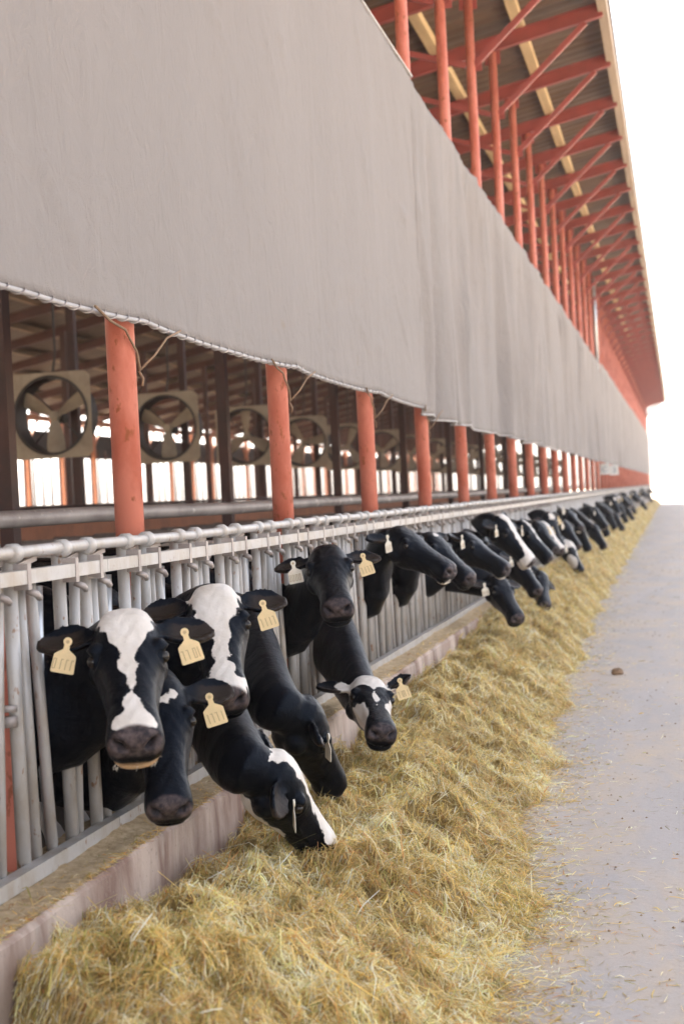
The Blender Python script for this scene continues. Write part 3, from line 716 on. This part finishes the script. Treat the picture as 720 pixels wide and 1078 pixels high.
def build_cow(P, Mz, hint, sc, nk, yb_, vox, body_seed, white, world_white=(), tilt=0, ears=(0, 0), tags=(1, 1), face_roll=0, name='cow', nose_pale=False, tagmat='tag', neck_mul=1., earback=.02):
    P = V(P); ax = unit(V(Mz) - P); h = unit(V(hint)); up = unit(h + V(0, 0, 1))
    nrm = unit(up - ax * np.dot(up, ax)); lat = np.cross(nrm, ax)
    ax, nrm = ax * cos(.146) + nrm * sin(.146), nrm * cos(.146) - ax * sin(.146)   # the nose tip lies below the poll axis
    if face_roll:
        nrm, lat = nrm * cos(face_roll) + lat * sin(face_roll), lat * cos(face_roll) - nrm * sin(face_roll)
    B = np.stack([ax, lat, nrm], 1)
    toW = lambda q: P + B @ (V(q) * sc)
    mb = MB(); rings = []
    for x, zt, zb, hw_ in HEAD:
        r = []; zc = zt - (zt - zb) * .42
        for k in range(24):
            a = 2 * pi * k / 24; ca, sa = cos(a), sin(a); p = 2.9
            yy = hw_ * np.sign(ca) * abs(ca) ** (2 / p)
            zz = (zt - zc) * abs(sa) ** (2 / p) if sa > 0 else -(zc - zb) * abs(sa) ** (2 / 2.1)
            if sa < 0: yy *= 1 - .42 * abs(sa) * (1 if x < .4 else .35)
            else: yy *= 1 - .10 * sa
            r.append(toW((x, yy, zc + zz)))
        rings.append(r)
    mb.loft(rings)
    for s in (-1, 1):                                    # brow, cheek muscle
        mb.ball(toW((.150, s * .092, -.026)), .027 * sc, 12, 8)
        mb.ball(toW((.170, s * .094, -.050)), .026 * sc, 12, 8)
        mb.ball(toW((.11, s * .062, -.15)), .058 * sc, 12, 8)
        mb.ball(toW((.486, s * .046, -.066)), .027 * sc, 10, 8)
    # ears: cupped leaves
    for s, dz in ((1, ears[0]), (-1, ears[1])):
        er = []; L = .19
        for t, wd in ((0, .022), (.1, .026), (.25, .044), (.45, .058), (.62, .058), (.78, .047), (.9, .030), (1, .010)):
            cx_ = .045 + .012 * t - earback * t; cy = .078 + L * t * cos(dz); cz = -.035 - .03 * t * t + L * t * sin(dz) - .02
            th = .011 if t > .05 else .016; sag = wd * .45; top_ = []; bot_ = []
            for q in np.linspace(-1, 1, 7):
                zz = cz - sag * (1 - q * q)
                top_.append(toW((cx_ + wd * q, s * cy, zz + th))); bot_.append(toW((cx_ + wd * q, s * cy, zz - th)))
            er.append(top_ + bot_[::-1])
        mb.loft(er)
    # neck and trunk, one sweep
    q0 = toW((.10, 0, -.115)); q1 = toW((.0, 0, -.128)); 
    back = unit(q1 - q0)
    fn = V(XF - .03, nk[0], nk[1])
    q2 = q1 + unit(unit(fn - q1) * .8 + back * .4) * .11 * sc - nrm * .022
    pts = [q0, q1, q2, fn, V(-2.55, (nk[0] + yb_) / 2 + (yb_ - nk[0]) * .15, nk[1] * .5 + .50), V(-2.85, yb_, 1.03), V(-3.4, yb_, .99), V(-4.0, yb_, .98), V(-4.45, yb_, 1.03), V(-4.72, yb_, 1.08), V(-4.84, yb_, 1.10)]
    ab = [(.070, .068), (.100, .084), (.130, .098), (.205 * neck_mul, .124), (.28, .16), (.35, .205), (.38, .275), (.40, .295), (.37, .27), (.27, .21), (.12, .12)]
    path, rad = catmull(pts, [V(*q) for q in ab], 4); rings = []
    m = len(path)
    for i, p in enumerate(path):
        t = unit(path[min(i + 1, m - 1)] - path[max(i - 1, 0)])
        wgt = min(1, i / 10.); ref = unit(nrm * (1 - wgt) + V(0, 0, 1) * wgt + V(.3, 0, 0) * wgt * (1 if i < 14 else 0))
        if abs(np.dot(ref, t)) > .95: ref = unit(nrm + V(.01, 0, 0))
        s_ = unit(np.cross(t, ref)); u_ = np.cross(s_, t)
        a, b_ = rad[i]; r = []
        for k in range(24):
            an = 2 * pi * k / 24; ca, sa = cos(an), sin(an)
            r.append(p + s_ * b_ * np.sign(ca) * abs(ca) ** .9 + u_ * a * np.sign(sa) * abs(sa) ** .95)
        rings.append(r)
    mb.loft(rings)
    # withers, hips, brisket, legs, tail
    mb.ball((-2.95, yb_, 1.28), (.22, .10, .13), 12, 8)
    for s in (-1, 1):
        mb.ball((-4.35, yb_ + s * .2, 1.30), (.12, .07, .09), 10, 7)
        mb.tube([(-2.9, yb_ + s * .14, 1.0), (-2.93, yb_ + s * .15, .72), (-2.91, yb_ + s * .145, .50), (-2.94, yb_ + s * .145, .44), (-2.94, yb_ + s * .145, .24), (-2.90, yb_ + s * .145, .18), (-2.87, yb_ + s * .145, .105)], [.12, .085, .055, .052, .036, .045, .055], 12)
        mb.tube([(-4.45, yb_ + s * .17, 1.05), (-4.38, yb_ + s * .18, .80), (-4.52, yb_ + s * .18, .62), (-4.62, yb_ + s * .18, .52), (-4.57, yb_ + s * .18, .26), (-4.52, yb_ + s * .18, .18), (-4.48, yb_ + s * .18, .105)], [.19, .15, .075, .055, .038, .045, .055], 12)
    mb.ball((-4.25, yb_, .70), (.17, .13, .12), 12, 8)
    mb.tube([(-4.82, yb_, 1.28), (-4.90, yb_, 1.15), (-4.92, yb_, .8), (-4.91, yb_, .5), (-4.90, yb_, .42)], [.03, .024, .016, .035, .02], 8)
    root = empty(name, (-3.2, yb_, .1))
    tmp = mb.build('body', M['coat'], root)
    md = tmp.modifiers.new('r', 'REMESH'); md.mode = 'VOXEL'; md.voxel_size = vox
    if vox < .02:
        ms = tmp.modifiers.new('s', 'SMOOTH'); ms.factor = .5; ms.iterations = int(3 if vox > .01 else 4)
    dg = bpy.context.evaluated_depsgraph_get(); me = bpy.data.meshes.new_from_object(tmp.evaluated_get(dg))
    tmp.modifiers.clear(); tmp.data = me; me.name = 'body'
    nv = len(me.vertices); co_ = np.empty(nv * 3, np.float32); me.vertices.foreach_get('co', co_); co_ = co_.reshape(-1, 3).astype(float)
    W_ = co_ + V(root.location); Lc = ((W_ - P) @ B) / sc   # head-local
    inhead = (Lc[:, 0] > -.08) & (Lc[:, 0] < .56) & (np.abs(Lc[:, 1]) < .32) & (Lc[:, 2] > -.30) & (Lc[:, 2] < .08)
    core = inhead & (np.abs(Lc[:, 1]) < .13)
    x_, y_, z_ = Lc.T
    if vox < .02:
        D = np.zeros((nv, 3))
        for s in (-1, 1):
            dn = np.sqrt(((x_ - .515) / 3.) ** 2 + ((y_ - s * .046) / 1.25) ** 2 + ((z_ + .060 - .35 * (s * y_ - .046)) / .75) ** 2)
            g_ = np.exp(-(dn / .0140) ** 2) * core
            D[:, 0] -= .026 * g_; D[:, 1] -= s * .008 * g_; D[:, 2] -= .010 * g_
            # cheek hollow, facial crest and the fold round the eye
            D[:, 1] += s * .006 * np.exp(-(((x_ - .27) / .10) ** 2 + ((z_ + .095) / .018) ** 2)) * core * (y_ * s > .02)
            rr2 = np.sqrt((x_ - .172) ** 2 + (z_ + .048) ** 2); D[:, 1] += s * .005 * np.exp(-((rr2 - .034) / .006) ** 2) * core * (y_ * s > .05)
            de = np.sqrt((x_ - .168) ** 2 + (z_ + .045) ** 2)
            D[:, 1] -= s * .010 * np.exp(-(de / .022) ** 2) * core * (y_ * s > .05)
            dj = np.exp(-(((x_ - .36) / .09) ** 2 + ((z_ + .075) / .03) ** 2)) * core * (y_ * s > .02); D[:, 1] -= s * .008 * dj
        mouth = np.exp(-((z_ + .128 + (x_ - .45) * .12) / .0065) ** 2) * (x_ > .36) * core
        D[:, 0] -= .010 * mouth * (x_ > .46); D[:, 1] -= np.sign(y_) * .007 * mouth
        # wrinkles and muscle on the neck
        wr = np.sin(W_[:, 1] * 41 + W_[:, 2] * 17 + 2 * np.sin(W_[:, 0] * 9)) * .0022 + np.sin(W_[:, 2] * 23 - W_[:, 0] * 31) * .0025
        nk_w = np.exp(-((W_[:, 0] + 2.1) / .35) ** 2) * (~inhead)
        co_ += (B @ (D * sc).T).T + (np.sin(x_ * 95 + 3 * np.sin(y_ * 60)) * np.sin(z_ * 80 + y_ * 50) * .0012 * core)[:, None] * nrm + (nk_w * wr)[:, None] * V(.5, -.8, .2)
        me.vertices.foreach_set('co', co_.astype(np.float32).ravel())
    # coat pattern: signed field, > 0 is white
    wv = np.full(nv, -.2)
    for s in white:
        if s[0] == 'stripe':      # [(x, half width, centre)], lower limit
            xs_ = [q[0] for q in s[1]]; hwv = np.interp(x_, xs_, [q[1] for q in s[1]], left=-.05, right=-.05); cc = np.interp(x_, xs_, [q[2] for q in s[1]])
            f_ = np.minimum(hwv - np.abs(y_ - cc), (z_ - s[2]) ) ; f_ = np.where(core, f_, -.2)
        elif s[0] == 'ball':
            f_ = s[4] - np.sqrt((x_ - s[1]) ** 2 + (y_ - s[2]) ** 2 + (z_ - s[3]) ** 2); f_ = np.where(inhead, f_, -.2)
        elif s[0] == 'ring':      # muzzle band x0..x1
            f_ = np.minimum(x_ - s[1], s[2] - x_); f_ = np.where(core, f_, -.2)
        wv = np.maximum(wv, f_)
    for s in world_white:
        wv = np.maximum(wv, s[3] - np.sqrt(((W_ - V(s[:3])) ** 2).sum(1)))
    if body_seed is not None:
        r = np.random.default_rng(body_seed); g = np.zeros(nv)
        for fr in (1., 1.9, 3.3):
            for _ in range(3):
                k = r.normal(0, 1, 3); k /= np.linalg.norm(k); g += np.sin(W_ @ k * fr * 3.6 + r.uniform(0, 6.3)) / fr
        f_ = (g - 1.0) * .08 + .0
        f_ = np.where(W_[:, 0] > -2.75, -.2, f_); wv = np.maximum(wv, f_)
        wv = np.maximum(wv, np.where((W_[:, 2] < .45), .45 - W_[:, 2] + .03 * np.sin(W_[:, 0] * 30), -.2) * 1.0 + np.where(W_[:, 0] > -2.6, -1., 0))
    q_ = Lc * 1.0; wv = wv + .0045 * np.sin(q_[:, 0] * 55 + 2.2 * np.sin(q_[:, 1] * 38 + yb_) + yb_ * 3) + .004 * np.sin(q_[:, 1] * 71 + 2 * np.sin(q_[:, 0] * 47) + yb_) + .004 * np.sin(q_[:, 2] * 120 + q_[:, 0] * 90)
    wa = np.clip(.5 + wv / .05, 0, 1).astype(np.float32)
    me.attributes.new('white', 'FLOAT', 'POINT').data.foreach_set('value', wa)
    top = -.045 - .15 * np.clip(.49 - x_, 0, .05)
    ns = np.clip((x_ - .470 - .9 * np.abs(y_) ** 1.5) / .010, 0, 1) * np.clip((z_ + .102) / .008, 0, 1) * core
    me.attributes.new('nose', 'FLOAT', 'POINT').data.foreach_set('value', ns.astype(np.float32))
    dk = np.zeros(nv)
    for s in (-1, 1): dk = np.maximum(dk, np.clip(1.6 * np.exp(-(((x_ - .510) / 3.) ** 2 + ((y_ - s * .046) / 1.25) ** 2 + ((z_ + .060 - .35 * (s * y_ - .046)) / .75) ** 2) / .0105 ** 2), 0, 1) * core)
    dk = np.maximum(dk, np.exp(-((z_ + .128 + (x_ - .45) * .12) / .004) ** 2) * (x_ > .37) * core * .7)
    me.attributes.new('dark', 'FLOAT', 'POINT').data.foreach_set('value', dk.astype(np.float32))
    inner = inhead & (np.abs(y_) > .12) & (np.abs(y_) < .27)
    tn = np.zeros(nv)
    aq = np.abs(y_); te = np.clip((aq - .078) / .19, 0, 1); tn = .05 * np.clip((aq - .12) / .03, 0, 1) * inner * (z_ > -.055 - .03 * te ** 2 - .018) * (np.abs(x_ - .05) < .04)
    if nose_pale: tn = tn + np.clip((-.122 - z_) / .006, 0, 1) * np.clip((x_ - .40) / .02, 0, 1) * core * .9
    me.attributes.new('tan', 'FLOAT', 'POINT').data.foreach_set('value', tn.astype(np.float32))
    me.polygons.foreach_set('use_smooth', [True] * len(me.polygons)); me.update()
    if vox < .02:
        for s in (-1, 1): MB().ball(toW((.172, s * .1015, -.047)), .0188 * sc, 14, 10).build('eye', M['eye'], root, 'full')
    # ear tags
    for s, on, dz in ((1, tags[0], ears[0]), (-1, tags[1], ears[1])):
        if not on: continue
        t = .50; c0 = toW((.098 - earback * .5, s * (.078 + .19 * t * cos(dz)), -.045 - .03 * t * t + .19 * t * sin(dz) - .02 + .034))
        el_ = unit((B @ V(0, s, 0)) * V(1, 1, .35)); dn_ = unit(V(0, 0, -1) + .25 * el_ * (1 if on == 1 else -.6)); el2 = unit(el_ - dn_ * np.dot(el_, dn_)); nn_ = np.cross(el2, dn_)
        if np.dot(nn_, B @ V(0, 0, 1)) < 0: nn_ = -nn_
        c0 = c0 + nn_ * .006
        out = [(-.008, -.006), (-.010, .020), (-.030, .034), (-.036, .040), (-.038, .094), (-.034, .098), (.034, .098), (.038, .094), (.036, .040), (.030, .034), (.010, .020), (.008, -.006)]
        mb2 = MB(); mb2.loft([[c0 + el2 * a + dn_ * b + nn_ * q for a, b in out] for q in (-.0012, .0012)])
        mt = M['tagpale'] if on == 2 else M[tagmat]
        tg = mb2.build('ear_tag', mt, root)
        if vox < .02:
            MB().tube([c0 - dn_ * .006 - nn_ * .002, c0 - dn_ * .006 + nn_ * .0045], .014, 16).build('tag_button', mt, tg, True, org=V(root.location))
            MB().tube([c0 - dn_ * .006 + nn_ * .0045, c0 - dn_ * .006 + nn_ * .0055], .006, 10).build('tag_stud', M['tagink'], tg, True, org=V(root.location))
            mk = MB()
            rt = np.random.default_rng(int(yb_ * 100) + s)
            for i in range(4):
                kind_ = rt.integers(0, 3)
                p = c0 + el2 * (-.025 + .0165 * i) + dn_ * .052 + nn_ * .0016
                mk.beam(p, p + dn_ * .034 + el2 * .002, .0035, .0008, up=tuple(nn_))
                if kind_ == 1: mk.beam(p + el2 * .008, p + dn_ * .034 + el2 * .010, .003, .0008, up=tuple(nn_)); mk.beam(p + dn_ * .033 + el2 * .003, p + dn_ * .033 + el2 * .009, .003, .0008, up=tuple(nn_))
                if kind_: mk.beam(p - el2 * (0 if kind_ == 1 else .007) + dn_ * .0012, p + el2 * (.007 if kind_ == 1 else 0) + dn_ * .0012, .003, .0008, up=tuple(nn_))
            mk.build('tag_marks', M['tagink'], tg, org=V(root.location))
    return root, toW, B

HX = 'cows feeding through the fence'
BL_A = [('stripe', [(-.06, .055, -.01), (-.02, .07, -.005), (.03, .085, .0), (.08, .075, 0), (.13, .055, 0), (.19, .030, 0), (.25, .020, 0), (.30, .012, 0), (.345, .012, .0), (.40, .022, 0), (.44, .05, 0), (.47, .065, 0), (.485, .05, 0)], -.052)]
BL_C = [('stripe', [(-.06, .07, 0), (.0, .090, 0), (.06, .090, .0), (.11, .084, 0), (.15, .068, 0), (.20, .042, 0), (.25, .03, 0), (.36, .026, 0), (.43, .05, 0), (.47, .07, 0), (.52, .06, 0)], -.055), ('ring', .43, .47), ('ball', .02, .17, -.03, .030)]
BL_D = [('stripe', [(-.05, .03, 0), (.0, .045, 0), (.1, .045, 0), (.2, .04, 0), (.3, .05, 0), (.4, .065, 0), (.5, .07, 0)], -.045), ('ball', .0, -.24, -.03, .03), ('ball', .17, 0, -.23, .07), ('ball', .27, 0, -.20, .06)]
BL_G = [('stripe', [(-.05, .10, 0), (.02, .11, 0), (.10, .105, 0), (.125, .06, .02), (.14, .01, 0), (.25, .008, 0), (.30, .01, 0)], -.10), ('ball', .30, .13, -.11, .125), ('ball', .10, .14, -.12, .10), ('ball', .32, -.13, -.11, .115), ('ball', .03, -.10, -.06, .07), ('ball', .47, 0, -.10, .03)]
BL_J = [('stripe', [(-.04, .04, 0), (.0, .05, 0), (.1, .04, 0), (.2, .035, 0), (.3, .04, 0), (.4, .055, 0), (.47, .075, 0), (.52, .07, 0)], -.05), ('ring', .42, .52)]
BL_N = [('ball', .06, 0, .01, .05), ('ring', .47, .53)]
SPOT = [('ball', .105, .022, .012, .019), ('ball', .098, .045, .008, .015), ('ball', .112, .004, .012, .012)]
SM = [('ball', .495, 0, -.175, .052)]
COWS = [
 # P, muzzle, facing, scale, neck at fence, body y, voxel, seed, head white, extra white, kwargs, label
 (dict(P=(-1.800,4.510,1.319), Mz=(-1.639,4.141,.930), hint=(.37,-.93,0), sc=1.10, nk=(4.72,.96), yb_=4.62, vox=.0075, body_seed=1, white=BL_A, nose_pale=True, world_white=[(-1.90,4.52,.93,.055)]), 'white-foreheaded cow nearest the camera, facing it, cream tags in both ears'),
 (dict(P=(-1.800,4.787,1.063), Mz=(-1.684,4.522,.655), hint=(.35,-.94,0), sc=1.0, nk=(5.13,.72), yb_=5.20, vox=.009, body_seed=2, white=SPOT, tags=(1, 0)), 'black cow with small white forehead fleck, head lowered behind the nearest cow'),
 (dict(P=(-1.800,5.449,1.336), Mz=(-1.66,5.12,.92), hint=(.31,-.95,0), sc=1.08, nk=(5.66,1.03), yb_=5.78, vox=.008, body_seed=3, white=BL_C, tags=(1, 0)), 'cow with broad white forehead and blaze, second face from the left'),
 (dict(P=(-1.5,5.30,.685), Mz=(-1.42,5.55,.275), hint=(1,-.15,0), sc=1.0, nk=(6.10,.84), yb_=6.38, vox=.009, body_seed=4, white=BL_D, world_white=[(-2.03,5.86,.58,.12),(-1.92,5.64,.53,.15),(-1.83,5.46,.49,.15),(-1.74,5.33,.46,.13)], tags=(0, 2)), 'cow reaching over the curb, white blaze and pale throat, muzzle in the hay'),
 (dict(P=(-1.58,6.10,.78), Mz=(-1.57,6.37,.36), hint=(1,0,0), sc=1.0, ears=(0,.15), earback=.05, nk=(6.75,.98), yb_=6.98, vox=.009, body_seed=5, white=SM, world_white=[(-1.86,6.36,.60,.13),(-1.78,6.25,.55,.09)], tags=(0, 2), neck_mul=1.15), 'plain black cow with thick neck, head down with one ear pointing right'),
 (dict(P=(-1.800,7.348,1.412), Mz=(-1.652,6.929,1.093), hint=(.24,-.97,0), sc=1.05, nk=(7.80,1.0), yb_=7.72, vox=.009, body_seed=6, white=[], tags=(1, 2)), 'all black cow with raised head looking at the camera, tag in each ear'),
 (dict(P=(-1.680,7.680,.682), Mz=(-1.535,7.267,.441), hint=(.55,-.83,0), earback=.09, sc=1.02, nk=(8.42,.90), neck_mul=1.1, yb_=8.38, vox=.010, body_seed=7, white=BL_G, tags=(1, 0), ears=(.55, -.1)), 'cow with mottled black and white face eating hay below the black cow'),
 (dict(P=(-1.850,9.587,1.447), Mz=(-1.484,9.451,1.135), hint=(1,-.5,0), sc=1.0, earback=.09, nk=(9.85,1.02), yb_=10.0, vox=.010, body_seed=8, white=SM, tags=(0, 2)), 'all black cow with raised head in profile, first beyond the black cow facing us'),
 (dict(P=(-1.78,12.15,1.325), Mz=(-1.41,12.05,.985), hint=(1,-.3,0), sc=1.0, earback=.06, ears=(.1, .35), nk=(12.2,.98), yb_=12.1, vox=.012, body_seed=9, white=SM, tags=(0, 2)), 'black cow in profile with muzzle just left of the white-blazed one'),
 (dict(P=(-1.700,14.237,1.413), Mz=(-1.462,14.238,.973), hint=(1,-.5,0), sc=1.1, earback=.07, nk=(14.4,1.0), yb_=14.55, vox=.012, body_seed=10, white=BL_J, tags=(0, 2)), 'cow with long slanting white blaze and pale muzzle pointing right'),
 (dict(P=(-1.620,13.055,.888), Mz=(-1.430,12.785,.513), hint=(.7,-.7,0), sc=1.0, nk=(13.2,.95), yb_=13.3, vox=.012, body_seed=11, white=[], tags=(0, 2)), 'black cow with lowered head in the hay beneath the white-blazed cow'),
 (dict(P=(-1.500,16.182,.729), Mz=(-1.465,15.828,.377), hint=(1,-.2,0), sc=1.0, nk=(16.1,.95), yb_=15.9, vox=.014, body_seed=12, white=[], tags=(0, 2)), 'black cow bent into the hay just right of the other lowered head'),
 (dict(P=(-1.750,16.625,1.300), Mz=(-1.479,16.626,.880), hint=(1,-.3,0), sc=1.08, earback=.08, ears=(.1,.3), nk=(16.9,.98), yb_=17.0, vox=.014, body_seed=13, white=[('stripe', [(.0,.02,0),(.3,.012,0)], -.04)], tags=(0, 2)), 'black cow with thin white face line behind the white-blazed cow'),
 (dict(P=(-1.750,20.145,1.311), Mz=(-1.608,20.136,.832), hint=(1,-.9,0), sc=1.05, nk=(20.3,1.0), yb_=20.3, vox=.014, body_seed=14, white=BL_N, tags=(1, 2)), 'dark cow with white forehead star and pale lip, raised head in mid fence'),
 (dict(P=(-1.700,23.215,1.004), Mz=(-1.695,23.190,.505), hint=(1,-.2,0), sc=1.0, nk=(23.5,1.05), yb_=23.6, vox=.018, body_seed=15, white=BL_J[:1], tags=(0, 2)), 'cow with white face streak pointing straight down, past the starred cow'),
 (dict(P=(-1.680,25.702,1.026), Mz=(-1.562,25.686,.540), hint=(1,0,0), sc=1.0, ears=(.4,.4), nk=(26.1,1.08), yb_=26.2, vox=.018, body_seed=16, white=[], tags=(0, 0)), 'black cow with steep sloping neck, before the gap in the row'),
 (dict(P=(-1.600,28.638,.905), Mz=(-1.431,28.482,.461), hint=(1,0,0), sc=1.0, ears=(.4,.4), nk=(29.2,1.05), yb_=29.3, vox=.02, body_seed=17, white=[], tags=(0, 0)), 'black cow with head down, last one before the gap in the row'),
 (dict(P=(-1.800,24.362,1.289), Mz=(-1.576,24.045,.973), hint=(1,-.4,0), sc=1.0, earback=.08, ears=(.3,.4), nk=(24.6,.98), yb_=24.8, vox=.018, body_seed=18, white=SM, tags=(0, 2)), 'black cow with head half raised behind the one with the white streak'),
 (dict(P=(-1.75,18.4,1.25), Mz=(-1.50,18.15,.85), hint=(1,-.5,0), sc=1.0, earback=.05, nk=(18.6,.98), yb_=18.7, vox=.016, body_seed=19, white=SM, tags=(1, 2)), 'black cow with tagged ears between the white-lined and the starred cow'),
 (dict(P=(-1.60,21.8,.85), Mz=(-1.45,21.65,.40), hint=(1,-.2,0), sc=1.0, nk=(22.0,1.0), yb_=22.1, vox=.018, body_seed=20, white=BL_G, tags=(0, 2)), 'cow with white patched cheeks, head down between two raised black heads'),
 (dict(P=(-1.82,10.687,1.37), Mz=(-1.50,10.52,1.0), hint=(1,-.5,0), sc=1.0, nk=(10.95,1.0), yb_=11.0, vox=.012, body_seed=21, white=[('ball', .06, 0, .0, .03)], tags=(0, 2), earback=.07, ears=(.2,.2)), 'black cow with a tiny forehead star, tucked between two raised black profiles'),
 (dict(P=(-1.75,19.2,1.22), Mz=(-1.50,19.0,.80), hint=(1,-.4,0), sc=1.0, nk=(19.5,.98), yb_=19.5, vox=.016, body_seed=22, white=BL_D[:1], tags=(1, 2), earback=.05), 'cow with narrow white nose stripe close behind the thin-lined black head'),
 (dict(P=(-1.72,22.6,1.15), Mz=(-1.52,22.4,.72), hint=(1,-.3,0), sc=1.0, nk=(22.8,1.0), yb_=22.85, vox=.018, body_seed=23, white=SM, tags=(0, 2), ears=(.3,.3)), 'pale-lipped dark cow half lowered among the middle group'),
 (dict(P=(-1.66,15.2,1.0), Mz=(-1.45,15.0,.58), hint=(1,-.3,0), sc=1.0, nk=(15.3,.95), yb_=15.25, vox=.014, body_seed=24, white=[('ball', .2, .0, .0, .03)], tags=(0, 2), earback=.05), 'black cow bowing between the white-blazed cow and the lowered heads'),
 (dict(P=(-1.75,31.4,1.2), Mz=(-1.52,31.3,.76), hint=(1,-.3,0), sc=1.0, nk=(31.7,1.0), yb_=31.8, vox=.02, body_seed=25, white=SM, tags=(0, 2), ears=(.3,.3)), 'dark cow with head half raised, first in the gap past the middle group'),
]
built = []
for kw, lab in COWS:
    r, tw, B = build_cow(**kw); tag(r, lab, 'cow', HX); built.append(r)
    if kw['nose_pale'] if 'nose_pale' in kw else False:  # straw-coloured whiskers and chaff on the nearest chin
        wm = MB()
        for _ in range(70):
            p = tw((random.uniform(.42, .505), random.uniform(-.06, .06), random.uniform(-.155, -.13)))
            q = p + V(random.uniform(-.02, .02), random.uniform(-.02, .02), random.uniform(-.024, -.004))
            wm.tube([p, (p + q) / 2 + V(random.uniform(-.004, .004), 0, 0), q], .0006, 3, False)
        wm.build('chin_hair', M['tagpale'], r)
far = [(33.5, 15, 'black cow feeding alone in the widest gap before the distant group'), (38.5, 15, None), (40.3, 16, None), (42.2, 13, None), (44.5, 15, None), (46.0, 13, None), (48.6, 17, None), (51.5, 16, None), (54.0, 13, None), (57.2, 15, None), (60.5, 17, None), (65, 13, None), (70, 16, None), (76, 17, None), (83, 13, None), (91, 15, None), (100, 17, None)]
for y, src, lab in far:
    c = copy_tree(built[src]); c.location = (c.location[0] + random.uniform(-.12, .05), y, c.location[2])
    tag(c, lab or 'tiny distant dark cow at the far end of the fence row', 'cow', HX if lab else 'distant cows at the far end of the fence')

# ------------------------------------------------------------------ dusty air
HAZE = True
if HAZE:
    hz = MB().box(-40, 40, -30, 260, -1, 12).build('haze', None, None); tag(hz, 'pale dusty air thickening along the barn', 'haze', kind='stuff')
    m = bpy.data.materials.new('dusty_air'); m.use_nodes = True; nt = m.node_tree; nt.nodes.clear()
    out = nt.nodes.new('ShaderNodeOutputMaterial'); vol = nt.nodes.new('ShaderNodeVolumePrincipled')
    vol.inputs['Color'].default_value = (.97, .93, .91, 1); vol.inputs['Density'].default_value = .0009; vol.inputs['Anisotropy'].default_value = .3
    nt.links.new(vol.outputs[0], out.inputs['Volume']); hz.data.materials.append(m)

SC.render.engine = 'CYCLES'
SC.cycles.max_bounces = 8; SC.cycles.diffuse_bounces = 4; SC.cycles.volume_bounces = 1; SC.cycles.volume_step_rate = 5
SC.cycles.use_denoising = True; SC.cycles.denoiser = 'OPENIMAGEDENOISE'
SC.cycles.sample_clamp_indirect = 6
